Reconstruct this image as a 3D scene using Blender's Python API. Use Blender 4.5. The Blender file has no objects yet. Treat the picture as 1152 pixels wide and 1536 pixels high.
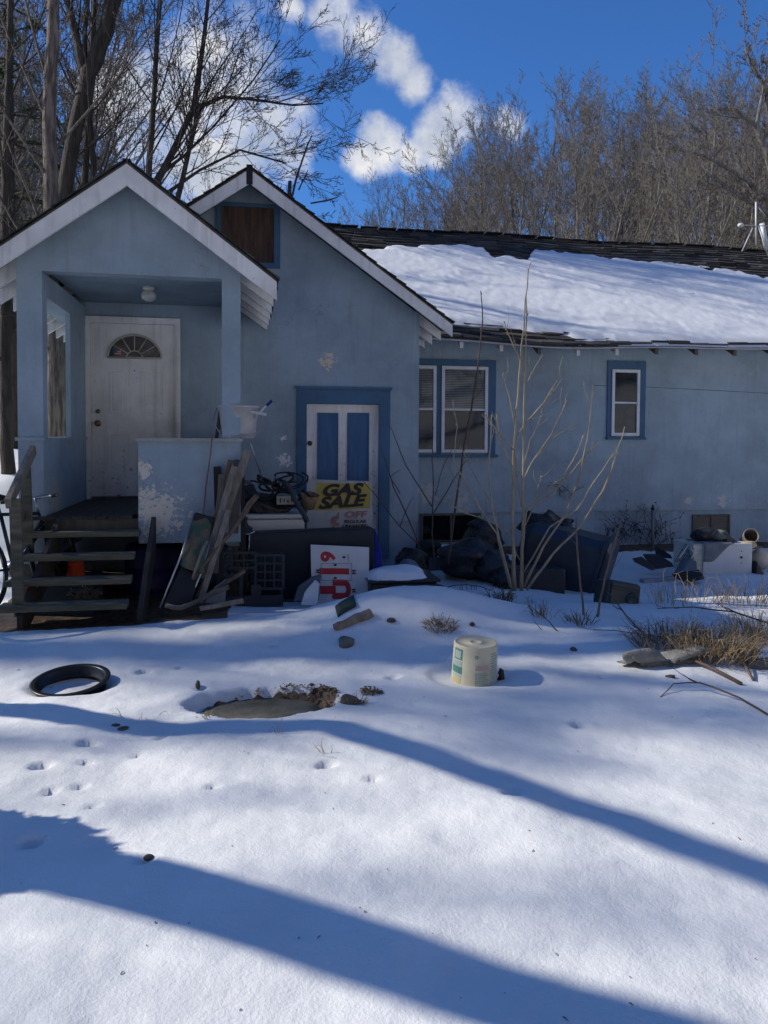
import bpy, math, random
import numpy as np
from mathutils import Vector, Matrix, Euler
random.seed(7)
C = bpy.context.scene.collection
sc = bpy.context.scene
R = math.radians
# ------------------------------------------------------------------ camera
F = 1150.0; YAW = R(10.6); PITCH = R(2.0); ROLL = R(0.35); CAMZ = 1.6
SH = math.tan(PITCH) + (655 - 768) / F
cam = bpy.data.cameras.new("camera"); co = bpy.data.objects.new("camera", cam); C.objects.link(co)
cam.sensor_fit = 'VERTICAL'; cam.sensor_height = 36; cam.lens = F / 1536 * 36; cam.shift_y = SH * F / 1536
cam.clip_end = 2000
CM = Matrix.Rotation(-YAW, 4, 'Z') @ Matrix.Rotation(math.pi / 2 - PITCH, 4, 'X') @ Matrix.Rotation(ROLL, 4, 'Z')
co.matrix_world = Matrix.Translation((0, 0, CAMZ)) @ CM
sc.camera = co
# ------------------------------------------------------------------ light
SUN_AZ = R(-73); SUN_EL = R(36)      # azimuth from +Y towards -X
sdir = Vector((math.sin(SUN_AZ) * math.cos(SUN_EL), math.cos(SUN_AZ) * math.cos(SUN_EL), math.sin(SUN_EL)))
sun = bpy.data.lights.new("sun", 'SUN'); so = bpy.data.objects.new("sun", sun); C.objects.link(so)
sun.energy = 5.0; sun.angle = R(0.6); sun.color = (1.0, 0.945, 0.83)
so.rotation_euler = sdir.to_track_quat('Z', 'Y').to_euler(); so.location = (0, 0, 30)
world = bpy.data.worlds.new("World"); sc.world = world; world.use_nodes = True
sc.view_settings.view_transform = 'Standard'; sc.view_settings.look = 'None'
sc.view_settings.exposure = 0.0; sc.view_settings.gamma = 1.0
sc.cycles.use_denoising = True; sc.cycles.max_bounces = 6; sc.cycles.diffuse_bounces = 3
sc.cycles.transparent_max_bounces = 8

def ray(px, py):
    d = Vector(((px - 576) / F, -(py - 768) / F + SH, -1))
    return (CM.to_3x3() @ d)
def PY(px, py, Y): d = ray(px, py); return Vector((0, 0, CAMZ)) + d * (Y / d.y)
def PZ(px, py, z): d = ray(px, py); return Vector((0, 0, CAMZ)) + d * ((z - CAMZ) / d.z)
def PD(px, py, D): return Vector((0, 0, CAMZ)) + ray(px, py) * D

def world_nodes():
    nt = world.node_tree; N = nt.nodes; L = nt.links; N.clear()
    out = N.new('ShaderNodeOutputWorld'); bg = N.new('ShaderNodeBackground'); L.new(bg.outputs[0], out.inputs[0])
    sky = N.new('ShaderNodeTexSky'); sky.sky_type = 'NISHITA'; sky.sun_disc = False
    sky.sun_elevation = SUN_EL; sky.sun_rotation = SUN_AZ; sky.air_density = 1.0; sky.dust_density = 0.3; sky.ozone_density = 3.0
    tc = N.new('ShaderNodeTexCoord')
    nz = N.new('ShaderNodeTexNoise'); nz.inputs['Scale'].default_value = 8; nz.inputs['Detail'].default_value = 11; nz.inputs['Roughness'].default_value = .66
    L.new(tc.outputs['Generated'], nz.inputs['Vector'])
    blobs = [(330,150,125),(270,215,100),(385,110,60),(410,190,60),(210,170,80),(300,90,60),(430,235,40),(340,260,80),
             (505,20,44),(545,50,40),(590,88,34),(622,126,26),(684,182,44),(655,212,34),(572,222,36),(560,200,26),(548,240,30),(618,235,24),(770,185,30),(440,12,20),(452,160,24)]
    last = None
    for px, py, r in blobs:
        d = ray(px, py).normalized(); rr = r / F
        dp = N.new('ShaderNodeVectorMath'); dp.operation = 'DOT_PRODUCT'; dp.inputs[1].default_value = d
        L.new(tc.outputs['Generated'], dp.inputs[0])
        m = N.new('ShaderNodeMath'); m.operation = 'MULTIPLY_ADD'   # 1-(1-dot)*2/r^2
        k = 2 / rr ** 2; m.inputs[1].default_value = k; m.inputs[2].default_value = 1 - k
        L.new(dp.outputs['Value'], m.inputs[0])
        mm = N.new('ShaderNodeMath'); mm.operation = 'SMOOTH_MAX' if last else 'MAXIMUM'
        if last: mm.inputs[2].default_value = 0.35
        L.new(m.outputs[0], mm.inputs[0])
        if last: L.new(last, mm.inputs[1])
        else: mm.inputs[1].default_value = -3
        last = mm.outputs[0]
    # whole-sky scatter of a few other clouds comes from broad noise behind the camera
    a = N.new('ShaderNodeMath'); a.operation = 'MULTIPLY_ADD'; a.inputs[1].default_value = 5.2; a.inputs[2].default_value = -2.55
    L.new(nz.outputs[0], a.inputs[0])
    s = N.new('ShaderNodeMath'); s.operation = 'ADD'; L.new(last, s.inputs[0]); L.new(a.outputs[0], s.inputs[1])
    mr = N.new('ShaderNodeMapRange'); mr.interpolation_type = 'SMOOTHSTEP'
    mr.inputs[1].default_value = -0.1; mr.inputs[2].default_value = 1.5; L.new(s.outputs[0], mr.inputs[0])
    nz2 = N.new('ShaderNodeTexNoise'); nz2.inputs['Scale'].default_value = 14; nz2.inputs['Detail'].default_value = 5
    L.new(tc.outputs['Generated'], nz2.inputs['Vector'])
    cr = N.new('ShaderNodeMix'); cr.data_type = 'RGBA'; cr.inputs[6].default_value = (.60, .66, .78, 1); cr.inputs[7].default_value = (1.0, 1.0, 1.02, 1)
    mr2 = N.new('ShaderNodeMapRange'); mr2.inputs[1].default_value = .38; mr2.inputs[2].default_value = .6; L.new(nz2.outputs[0], mr2.inputs[0]); L.new(mr2.outputs[0], cr.inputs[0])
    sc_ = N.new('ShaderNodeVectorMath'); sc_.operation = 'MULTIPLY'; sc_.inputs[1].default_value = SKYTINT
    L.new(sky.outputs[0], sc_.inputs[0])
    cs = N.new('ShaderNodeVectorMath'); cs.operation = 'SCALE'; cs.inputs[3].default_value = 0.86 / SKYK
    L.new(cr.outputs[2], cs.inputs[0])
    mx = N.new('ShaderNodeMix'); mx.data_type = 'RGBA'; L.new(mr.outputs[0], mx.inputs[0]); L.new(sc_.outputs[0], mx.inputs[6]); L.new(cs.outputs[0], mx.inputs[7])
    L.new(mx.outputs[2], bg.inputs[0]); bg.inputs[1].default_value = SKYK
SKYK = 0.060; SKYTINT = (0.74, 1.46, 2.42)
world_nodes()

# ------------------------------------------------------------------ object helpers
def tag(o, label=None, cat=None, group=None, kind=None):
    if label: o['label'] = label
    if cat: o['category'] = cat
    if group: o['group'] = group
    if kind: o['kind'] = kind
    return o
def thing(name, label, cat, loc=(0, 0, 0), group=None):
    o = bpy.data.objects.new(name, None); C.objects.link(o); o.location = loc; o.empty_display_size = .1
    return tag(o, label, cat, group)
def wloc(o):
    v = Vector((0, 0, 0))
    while o: v += o.location; o = o.parent
    return v
def nrm(v): return Vector(v).normalized()
class MB:
    def __init__(s, M=None): s.v = []; s.f = []; s.m = []; s.M = M; s.mi = 0; s.sm = []
    def add(s, vs, fs, smooth=False):
        b = len(s.v)
        if s.M is not None: vs = [s.M @ Vector(p) for p in vs]
        s.v += [tuple(p) for p in vs]
        for f in fs: s.f.append([i + b for i in f]); s.m.append(s.mi); s.sm.append(smooth)
    def box(s, c, d, rot=None):
        x, y, z = d[0] / 2, d[1] / 2, d[2] / 2
        vs = [Vector(p) for p in ((-x,-y,-z),(x,-y,-z),(x,y,-z),(-x,y,-z),(-x,-y,z),(x,-y,z),(x,y,z),(-x,y,z))]
        if rot is not None:
            m = Euler(rot).to_matrix(); vs = [m @ p for p in vs]
        s.add([p + Vector(c) for p in vs], [(0,3,2,1),(4,5,6,7),(0,1,5,4),(1,2,6,5),(2,3,7,6),(3,0,4,7)])
    def bb(s, x0, x1, y0, y1, z0, z1): s.box(((x0+x1)/2, (y0+y1)/2, (z0+z1)/2), (abs(x1-x0), abs(y1-y0), abs(z1-z0)))
    def beam(s, p, q, w, h, up=(0, 0, 1)):
        p = Vector(p); q = Vector(q); t = (q - p).normalized(); u = t.cross(Vector(up))
        if u.length < 1e-4: u = t.cross(Vector((0, 1, 0)))
        u.normalize(); n = u.cross(t); u *= w / 2; n *= h / 2
        s.add([p-u-n, p+u-n, p+u+n, p-u+n, q-u-n, q+u-n, q+u+n, q-u+n], [(0,3,2,1),(4,5,6,7),(0,1,5,4),(1,2,6,5),(2,3,7,6),(3,0,4,7)])
    def prism(s, poly, off):
        n = len(poly); off = Vector(off); a = [Vector(p) for p in poly]
        s.add(a + [p + off for p in a], [tuple(range(n))[::-1], tuple(range(n, 2*n))] + [(i, (i+1) % n, (i+1) % n + n, i + n) for i in range(n)])
    def tube(s, pts, rs, n=8, cap=True, smooth=True):
        pts = [Vector(p) for p in pts]
        if not hasattr(rs, '__len__'): rs = [rs] * len(pts)
        d = (pts[-1] - pts[0]); ref = d.cross(Vector((.31, .2, .93)))
        if ref.length < 1e-3 * max(d.length, 1e-6) or d.length < 1e-6: ref = Vector((1, .1, 0))
        vs = []
        for i, p in enumerate(pts):
            t = (pts[min(i+1, len(pts)-1)] - pts[max(i-1, 0)]).normalized()
            u = ref - t * ref.dot(t)
            if u.length < 1e-5: u = Vector((t.y, -t.x, .01))
            u.normalize(); w = t.cross(u); ref = u
            for k in range(n):
                a = 2 * math.pi * k / n
                vs.append(p + (u * math.cos(a) + w * math.sin(a)) * rs[i])
        fs = []
        for i in range(len(pts) - 1):
            for k in range(n):
                k2 = (k + 1) % n; fs.append((i*n+k, i*n+k2, (i+1)*n+k2, (i+1)*n+k))
        if cap: fs += [tuple(range(n))[::-1], tuple(range((len(pts)-1)*n, len(pts)*n))]
        s.add(vs, fs, smooth)
    def lathe(s, prof, c=(0, 0, 0), n=32, smooth=True, a0=0, a1=2*math.pi):
        full = abs(a1 - a0 - 2 * math.pi) < 1e-6; k = n if full else n + 1
        vs = [Vector(c) + Vector((r * math.cos(a0 + (a1-a0)*i/n), r * math.sin(a0 + (a1-a0)*i/n), z)) for r, z in prof for i in range(k)]
        fs = []
        for j in range(len(prof) - 1):
            for i in range(n):
                i2 = (i + 1) % k; fs.append((j*k+i, j*k+i2, (j+1)*k+i2, (j+1)*k+i))
        s.add(vs, fs, smooth)
    def build(s, name, mat, parent=None, loc=None, bevel=0, seg=2, auto=None):
        me = bpy.data.meshes.new(name)
        off = wloc(parent) if parent else (Vector(loc) if loc is not None else Vector((0, 0, 0)))
        me.from_pydata([(x-off.x, y-off.y, z-off.z) for x, y, z in s.v], [], s.f)
        mats = mat if isinstance(mat, (list, tuple)) else [mat]
        for m in mats: me.materials.append(m)
        me.polygons.foreach_set('material_index', s.m); me.polygons.foreach_set('use_smooth', s.sm); me.update()
        o = bpy.data.objects.new(name, me); C.objects.link(o)
        if parent: o.parent = parent
        elif loc is not None: o.location = loc
        if bevel:
            b = o.modifiers.new('bevel', 'BEVEL'); b.width = bevel; b.segments = seg; b.limit_method = 'ANGLE'; b.angle_limit = R(35)
        return o
def center(mb):
    a = np.array(mb.v); return ((a[:,0].min()+a[:,0].max())/2, (a[:,1].min()+a[:,1].max())/2, a[:,2].min())
def solo(mb, name, mat, label, cat, group=None, kind=None, **k):
    o = mb.build(name, mat, loc=center(mb), **k); return tag(o, label, cat, group, kind)

# ------------------------------------------------------------------ materials
_mc = {}
def nn(nt, t, **kw):
    n = nt.nodes.new(t)
    for k, v in kw.items():
        if k in n.inputs: n.inputs[k].default_value = v
        else: setattr(n, k, v)
    return n
def pm(name, c1, c2=None, scale=6., rough=.75, bump=.15, bscale=40., metal=0., stretch=(1,1,1), lo=.35, hi=.65, spec=.4, dist=.01, detail=6):
    if name in _mc: return _mc[name]
    m = bpy.data.materials.new(name); m.use_nodes = True; nt = m.node_tree; N = nt.nodes; L = nt.links
    b = N['Principled BSDF']; b.inputs['Roughness'].default_value = rough; b.inputs['Metallic'].default_value = metal
    b.inputs['Specular IOR Level'].default_value = spec
    if c2 is None: c2 = tuple(x * .78 for x in c1)
    tc = nn(nt, 'ShaderNodeTexCoord'); mp = nn(nt, 'ShaderNodeMapping'); mp.inputs['Scale'].default_value = stretch
    L.new(tc.outputs['Object'], mp.inputs[0])
    nz = nn(nt, 'ShaderNodeTexNoise', Scale=scale, Detail=detail, Roughness=.6); L.new(mp.outputs[0], nz.inputs['Vector'])
    mr = nn(nt, 'ShaderNodeMapRange'); mr.inputs[1].default_value = lo; mr.inputs[2].default_value = hi; L.new(nz.outputs[0], mr.inputs[0])
    mx = nn(nt, 'ShaderNodeMix', data_type='RGBA'); mx.inputs[6].default_value = (*c1, 1); mx.inputs[7].default_value = (*c2, 1)
    L.new(mr.outputs[0], mx.inputs[0]); L.new(mx.outputs[2], b.inputs['Base Color'])
    if bump:
        n2 = nn(nt, 'ShaderNodeTexNoise', Scale=bscale, Detail=5.); L.new(mp.outputs[0], n2.inputs['Vector'])
        bp = nn(nt, 'ShaderNodeBump', Strength=bump, Distance=dist); L.new(n2.outputs[0], bp.inputs['Height']); L.new(bp.outputs[0], b.inputs['Normal'])
    _mc[name] = m; return m
def paint(name, col, dirt, peel=None, patches=(), streak=True, bump=.35, lowz=None, lowc=(.42,.40,.37), bigpeel=.0, crack=0, rough=.85, bs=45., wear=.25):
    """painted stucco or wood: stains, streaks, flaked spots at given world points (centre, radius)"""
    m = bpy.data.materials.new(name); m.use_nodes = True; nt = m.node_tree; N = nt.nodes; L = nt.links
    b = N['Principled BSDF']; b.inputs['Roughness'].default_value = rough; b.inputs['Specular IOR Level'].default_value = .25
    g = nn(nt, 'ShaderNodeNewGeometry'); P = g.outputs['Position']
    def noise(scale, st=(1,1,1), det=6., ro=.6):
        mp = nn(nt, 'ShaderNodeMapping'); mp.inputs['Scale'].default_value = st; L.new(P, mp.inputs[0])
        n = nn(nt, 'ShaderNodeTexNoise', Scale=scale, Detail=det, Roughness=ro); L.new(mp.outputs[0], n.inputs['Vector']); return n.outputs[0]
    def rng(x, a, c, d=0., e=1.):
        r = nn(nt, 'ShaderNodeMapRange'); 
        for i, v in enumerate((a, c, d, e)): r.inputs[i+1].default_value = v
        L.new(x, r.inputs[0]); return r.outputs[0]
    def mix(f, a, c):
        x = nn(nt, 'ShaderNodeMix', data_type='RGBA')
        if isinstance(f, float): x.inputs[0].default_value = f
        else: L.new(f, x.inputs[0])
        for i, v in ((6, a), (7, c)):
            if isinstance(v, tuple): x.inputs[i].default_value = (*v, 1)
            else: L.new(v, x.inputs[i])
        return x.outputs[2]
    def mth(op, a, c):
        x = nn(nt, 'ShaderNodeMath', operation=op)
        for i, v in enumerate((a, c)):
            if isinstance(v, (int, float)): x.inputs[i].default_value = v
            else: L.new(v, x.inputs[i])
        return x.outputs[0]
    c = mix(rng(noise(1.1), .38, .62), tuple(x * 1.06 for x in col), tuple(x * .80 for x in col))
    c = mix(rng(noise(2.6, (1, 1, 1), 9., .7), .5, .7, 0, .5), c, tuple(x * .72 + .02 for x in col))
    c = mix(rng(noise(7.), .5, .75, 0, .35), c, tuple(min(1, x * 1.22) for x in col))
    if streak: c = mix(rng(noise(3., (4, 4, .35)), .52, .78, 0, wear + .1), c, dirt)
    c = mix(rng(noise(14., (1, 1, 1), 8., .75), .62, .72, 0, wear + .2), c, dirt)
    sx = nn(nt, 'ShaderNodeSeparateXYZ'); L.new(P, sx.inputs[0])
    pn = noise(17., (1, 1, 1), 9., .75)
    if peel:
        th = .69
        zf = rng(sx.outputs['Z'], 0.5, 1.7, .075, 0.) if lowz is None else rng(sx.outputs['Z'], lowz[0], lowz[1], lowz[2], 0.)
        f = rng(mth('ADD', pn, zf), th, th + .012)
        c = mix(f, c, peel)
    for (pc, r, pcol) in patches:
        dm = nn(nt, 'ShaderNodeVectorMath', operation='DISTANCE'); dm.inputs[1].default_value = pc; L.new(P, dm.inputs[0])
        q = mth('ADD', mth('MULTIPLY', dm.outputs['Value'], -1. / r), mth('MULTIPLY', mth('SUBTRACT', pn, .5), 5.))
        c = mix(rng(q, -.62, -.5), c, pcol)
    if crack:
        vo = nn(nt, 'ShaderNodeTexVoronoi', feature='DISTANCE_TO_EDGE', Scale=crack); mp = nn(nt, 'ShaderNodeMapping'); L.new(P, mp.inputs[0]); mp.inputs['Scale'].default_value = (1, 1, .5)
        wn = nn(nt, 'ShaderNodeTexNoise', Scale=3., Detail=5.); L.new(P, wn.inputs['Vector'])
        ad = nn(nt, 'ShaderNodeVectorMath', operation='ADD'); L.new(mp.outputs[0], ad.inputs[0]); L.new(wn.outputs['Color'], ad.inputs[1]); L.new(ad.outputs[0], vo.inputs['Vector'])
        f = mth('MULTIPLY', rng(vo.outputs['Distance'], .0, .006, 1, 0), rng(noise(.9), .5, .6, 0, .55))
        c = mix(f, c, tuple(x * .35 for x in col))
    L.new(c, b.inputs['Base Color'])
    if bump:
        hgt = mth('ADD', noise(bs, (1, 1, 1), 4.), mth('MULTIPLY', noise(9.), 1.5))
        bp = nn(nt, 'ShaderNodeBump', Strength=bump, Distance=.012); L.new(hgt, bp.inputs['Height']); L.new(bp.outputs[0], b.inputs['Normal'])
    return m

# ------------------------------------------------------------------ noise + ground
_rs = np.random.RandomState(3); _T = _rs.rand(256, 256)
def vn(x, y, s):
    x = np.asarray(x, float) * s + 50.3; y = np.asarray(y, float) * s + 91.7
    xi = np.floor(x).astype(int); yi = np.floor(y).astype(int); fx = x - xi; fy = y - yi
    fx = fx*fx*(3-2*fx); fy = fy*fy*(3-2*fy); g = lambda a, b: _T[a % 256, b % 256]
    return (g(xi,yi)*(1-fx)+g(xi+1,yi)*fx)*(1-fy) + (g(xi,yi+1)*(1-fx)+g(xi+1,yi+1)*fx)*fy - .5
def ss(a, b, x):
    t = np.clip((x - a) / (b - a), 0, 1); return t*t*(3-2*t)
def ga(x, y, cx, cy, sx, sy): return np.exp(-((x-cx)/sx)**2 - ((y-cy)/sy)**2)
BUCKET = PZ(711, 1012, 0.03); SLAB = PZ(396, 1071, -0.06); RING = PZ(106, 1024, 0.03); MOUND = PZ(635, 896, .28)
FEET = [(130,1105),(128,1133),(120,1166),(62,1140),(140,1198),(75,1172),(215,1003),(268,998),(300,1030),(870,1075),(218,1283),(205,1120),(48,1245),
        (240,1098),(320,1170),(490,1135),(230,955),(410,975),(590,1010),(905,1015),(560,1160),(770,1180)]
FEET = [PZ(a, b, .04) for a, b in FEET]
def bowl(d, r0, r1): return 1 - ss(r0, r1, d)
def G(x, y, fine=True):
    x = np.asarray(x, float); y = np.asarray(y, float)
    z = .02 + .03 * ss(5.2, 6.6, y) * ss(.8, -.6, x) - .02 * ss(3.5, 1.5, y) - .06 * ss(6.6, 7.6, y) * ss(-.6, .3, x) * ss(10.5, 9.3, y)
    z = z + .34 * ga(x, y, MOUND.x, MOUND.y, 1.0, .50) + .05 * ga(x, y, -.6, 6.0, 1.6, .4) + .05 * ga(x, y, 3.3, 5.3, 1.3, .5)
    z = z + .0 * x
    z = z + .07 * vn(x, y, .9) * ss(10, 5, y) + .03 * vn(x, y, 2.3)
    z = z + 1.0 * ss(7.5, 14, y) * ss(-2.0, -3.6, x) * ss(-60, -6, x) + 1.3 * ss(14, 24, y) * ss(-2, -8, x)
    z = z + np.maximum(0, y - 26) * .10 * ss(0, -20, x)
    z = z + 21 * ss(20, 85, y - .25 * x) * ss(-18, 22, x) + .6 * vn(x, y, .12) * ss(16, 30, y)
    z = z + 38 * ss(-8, -60, y) + 20 * ss(18, 70, x) * ss(40, -10, y)  # unseen hills behind and right, added to dim window reflections and sky light
    z = z - .10 * ss(3.0, 3.8, x) * ss(6.6, 8.0, y) * ss(10.6, 9.8, y)
    if fine:
        z = z + (.020 * vn(x, y, 4.) + .008 * vn(x, y, 11.) + .0035 * vn(x, y, 26.)) * ss(12, 8, y)
        z = z - .05 * ss(.18, .30, vn(x + 9, y, 3.1)) * 0
        for i, p in enumerate(FEET):
            s = .04 if i % 3 else .065
            d = np.hypot((x - p.x) / 1.0, (y - p.y) / .8)
            z = z - (.030 + .018 * (i % 3 == 0)) * bowl(d, s * .2, s) + .0 * d
        d = np.hypot(x - BUCKET.x, y - BUCKET.y); dl = np.hypot(x - BUCKET.x + .06, y - BUCKET.y - .03)
        z = z * (1 - bowl(dl, .19, .27)) + .0 * bowl(dl, .19, .27)
        d = np.hypot((x - SLAB.x) / .47, (y - SLAB.y) / .27) + .22 * vn(x, y, 5.) + .1 * vn(x, y, 16.)
        z = z * (1 - bowl(d, .82, 1.0)) + (-.085) * bowl(d, .82, 1.0)
        d = np.hypot(x - RING.x, y - RING.y); z = z - .06 * bowl(d, .15, .3)
    return z
def gz(x, y): return float(G(x, y))
def PG(px, py):
    z = 0.05
    for _ in range(12):
        p = PZ(px, py, z); z = .5 * z + .5 * gz(p.x, p.y)
    return Vector((p.x, p.y, gz(p.x, p.y)))

def build_ground():
    def axis(a, b, step, lo, hi, gr):
        v = list(np.arange(a, b + 1e-6, step)); s = step; x = v[-1]
        while x < hi: s = min(s * gr, 6); x += s; v.append(x)
        s = step; x = v[0]; pre = []
        while x > lo: s = min(s * gr, 6); x -= s; pre.append(x)
        return np.array(pre[::-1] + v)
    xs = axis(-3.4, 5.6, .024, -140, 160, 1.07); ys = axis(1.2, 8.0, .024, -40, 220, 1.06)
    X, Y = np.meshgrid(xs, ys); Z = G(X, Y); nx, ny = len(xs), len(ys)
    co_ = np.stack([X, Y, Z], -1).reshape(-1, 3)
    idx = np.arange(nx * ny).reshape(ny, nx)
    q = np.stack([idx[:-1,:-1], idx[:-1,1:], idx[1:,1:], idx[1:,:-1]], -1).reshape(-1, 4)
    me = bpy.data.meshes.new('ground'); me.vertices.add(len(co_)); me.vertices.foreach_set('co', co_.ravel())
    me.loops.add(q.size); me.loops.foreach_set('vertex_index', q.ravel()); me.polygons.add(len(q))
    me.polygons.foreach_set('loop_start', np.arange(0, q.size, 4)); me.polygons.foreach_set('use_smooth', np.ones(len(q), bool)); me.update(calc_edges=True)
    bare = np.zeros_like(X)
    inb = lambda x0, x1, y0, y1, w: ss(x0-w, x0+w, X) * ss(x1+w, x1-w, X) * ss(y0-w, y0+w, Y) * ss(y1+w, y1-w, Y)
    bare = np.maximum(bare, inb(-2.15, -.1, 6.35, 9.4, .12) * 1.3)
    bare = np.maximum(bare, inb(-.15, 1.2, 7.55, 9.3, .2) * 1.2)
    bare = np.maximum(bare, inb(2.2, 12, 10.15, 10.6, .12))
    d = np.hypot((X - SLAB.x) / .47, (Y - SLAB.y) / .27); bare = np.maximum(bare, bowl(d, .86, 1.02) * 1.1)
    d = np.hypot(X - SLAB.x - .38, Y - SLAB.y - .16); bare = np.maximum(bare, bowl(d, .03, .16))
    d = np.hypot(X - SLAB.x - .72, Y - SLAB.y - .10); bare = np.maximum(bare, .75*bowl(d, .01, .13))
    woods = np.maximum(np.maximum(ss(16, 30, Y), ss(-12, -22, Y)), ss(10.5, 15, Y) * ss(-1.5, -2.5, X)*.55); bare = np.maximum(bare, woods * .78)
    for px, py, r in ((660,937,.16),(1020,955,.45),(1110,968,.5),(750,880,.12),(590,930,.06),(635,832,.3),(520,962,.08)):
        p = PG(px, py); bare = np.maximum(bare, .72 * bowl(np.hypot(X-p.x, Y-p.y), 0, r))
    at = me.attributes.new('bare', 'FLOAT', 'POINT'); at.data.foreach_set('value', bare.ravel().astype(np.float32))
    m = bpy.data.materials.new('snow_ground'); m.use_nodes = True; nt = m.node_tree; L = nt.links; b = nt.nodes['Principled BSDF']
    a = nn(nt, 'ShaderNodeAttribute', attribute_name='bare'); g = nn(nt, 'ShaderNodeNewGeometry')
    n1 = nn(nt, 'ShaderNodeTexNoise', Scale=2.2, Detail=9., Roughness=.7); L.new(g.outputs['Position'], n1.inputs['Vector'])
    ad = nn(nt, 'ShaderNodeMath', operation='MULTIPLY_ADD'); L.new(n1.outputs[0], ad.inputs[0]); ad.inputs[1].default_value = 1.1; L.new(a.outputs['Fac'], ad.inputs[2])
    mr = nn(nt, 'ShaderNodeMapRange'); mr.inputs[1].default_value = 1.18; mr.inputs[2].default_value = 1.24; L.new(ad.outputs[0], mr.inputs[0])
    n2 = nn(nt, 'ShaderNodeTexNoise', Scale=1.6, Detail=5.); L.new(g.outputs['Position'], n2.inputs['Vector'])
    sn = nn(nt, 'ShaderNodeMix', data_type='RGBA'); sn.inputs[6].default_value = (.77,.77,.765,1); sn.inputs[7].default_value = (.69,.695,.70,1)
    mr3 = nn(nt, 'ShaderNodeMapRange'); mr3.inputs[1].default_value = .4; mr3.inputs[2].default_value = .62; L.new(n2.outputs[0], mr3.inputs[0]); L.new(mr3.outputs[0], sn.inputs[0])
    # specks of dirt and needles in the snow
    n5 = nn(nt, 'ShaderNodeTexVoronoi', Scale=13.); L.new(g.outputs['Position'], n5.inputs['Vector'])
    n6 = nn(nt, 'ShaderNodeTexNoise', Scale=60., Detail=3.); L.new(g.outputs['Position'], n6.inputs['Vector'])
    sp = nn(nt, 'ShaderNodeMath', operation='MULTIPLY_ADD'); L.new(n6.outputs[0], sp.inputs[0]); sp.inputs[1].default_value = .14; L.new(n5.outputs['Distance'], sp.inputs[2])
    mr4 = nn(nt, 'ShaderNodeMapRange'); mr4.inputs[1].default_value = .085; mr4.inputs[2].default_value = .095; mr4.inputs[3].default_value = .85; mr4.inputs[4].default_value = 0; L.new(sp.outputs[0], mr4.inputs[0])
    s2 = nn(nt, 'ShaderNodeMix', data_type='RGBA'); L.new(mr4.outputs[0], s2.inputs[0]); L.new(sn.outputs[2], s2.inputs[6]); s2.inputs[7].default_value = (.12,.09,.06,1)
    lf = nn(nt, 'ShaderNodeTexVoronoi', Scale=22.); L.new(g.outputs['Position'], lf.inputs['Vector'])
    cr = nn(nt, 'ShaderNodeValToRGB'); L.new(lf.outputs['Color'], cr.inputs[0])
    e = cr.color_ramp.elements; e[0].position = .1; e[0].color = (.045,.033,.022,1); e[1].position = .9; e[1].color = (.19,.12,.07,1)
    mx = nn(nt, 'ShaderNodeMix', data_type='RGBA'); L.new(mr.outputs[0], mx.inputs[0]); L.new(s2.outputs[2], mx.inputs[6]); L.new(cr.outputs[0], mx.inputs[7])
    L.new(mx.outputs[2], b.inputs['Base Color']); b.inputs['Roughness'].default_value = .6; b.inputs['Specular IOR Level'].default_value = .35
    n3 = nn(nt, 'ShaderNodeTexNoise', Scale=95., Detail=4., Roughness=.65); L.new(g.outputs['Position'], n3.inputs['Vector'])
    n4 = nn(nt, 'ShaderNodeTexNoise', Scale=17., Detail=5., Roughness=.6); L.new(g.outputs['Position'], n4.inputs['Vector'])
    hh = nn(nt, 'ShaderNodeMath', operation='MULTIPLY_ADD'); L.new(n4.outputs[0], hh.inputs[0]); hh.inputs[1].default_value = 2.2; L.new(n3.outputs[0], hh.inputs[2])
    bp = nn(nt, 'ShaderNodeBump', Strength=.36, Distance=.010); L.new(hh.outputs[0], bp.inputs['Height']); L.new(bp.outputs[0], b.inputs['Normal'])
    me.materials.append(m); o = bpy.data.objects.new('ground', me); C.objects.link(o); o['kind'] = 'structure'; o['label'] = 'snow covered yard rising to the wooded hill'
build_ground()
# ================================================================== HOUSE
YP, YH, YW = 7.24, 9.2, 10.5
XL, XPR, XC = -1.93, 0.0, PY(628, 650, YH).x
def XA(px, Y): return PY(px, 655, Y).x
BLUE = (.315, .395, .455); DIRT = (.16, .19, .21); WHT = (.62, .61, .57)
stucco = paint('painted_stucco', BLUE, DIRT, peel=(.52, .50, .46), crack=1.1,
               patches=[(PY(493,541,YH), .12, (.66,.55,.40)), (PY(482,538,YH), .05, (.66,.55,.40)), (PY(425,692,YH), .10, (.74,.73,.70)), (PY(424,657,YH), .05, (.74,.73,.70)),
                        (PY(236,772,YP), .30, (.66,.61,.52)), (PY(214,705,YP), .11, (.66,.61,.52)), (PY(222,750,YP), .18, (.66,.61,.52)),
                        (PY(1035,752,YW), .10, (.5,.48,.45)), (PY(1085,752,YW), .14, (.5,.5,.48)), (PY(640,742,YW), .22, (.5,.5,.48)),(PY(690,755,YW), .20, (.5,.5,.48)),
                        (Vector((-1.74, YP+.45, 1.0)), .25, (.42,.38,.33))])
fnd = paint('foundation_block', (.30, .38, .45), (.13, .15, .17), peel=(.38,.36,.33), lowz=(.1,.8,.1))
blueT = paint('blue_trim_paint', (.075, .15, .245), (.09, .11, .13), peel=(.30,.33,.36), lowz=(0,4,.01), bump=.2, bs=80)
whiteP = paint('weathered_white_board', (.76, .74, .71), (.28, .25, .22), peel=(.33,.29,.25), lowz=(0,6,.03), bump=.3, bs=60, wear=.45)
doorP = paint('dirty_white_door', (.84, .81, .78), (.20, .17, .16), peel=(.26,.22,.19), lowz=(.7,2.0,.13), bump=.12, bs=60, wear=.3)
ceilM = paint('porch_ceiling_paint', (.24, .32, .38), (.14,.17,.19), bump=.15)
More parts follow.
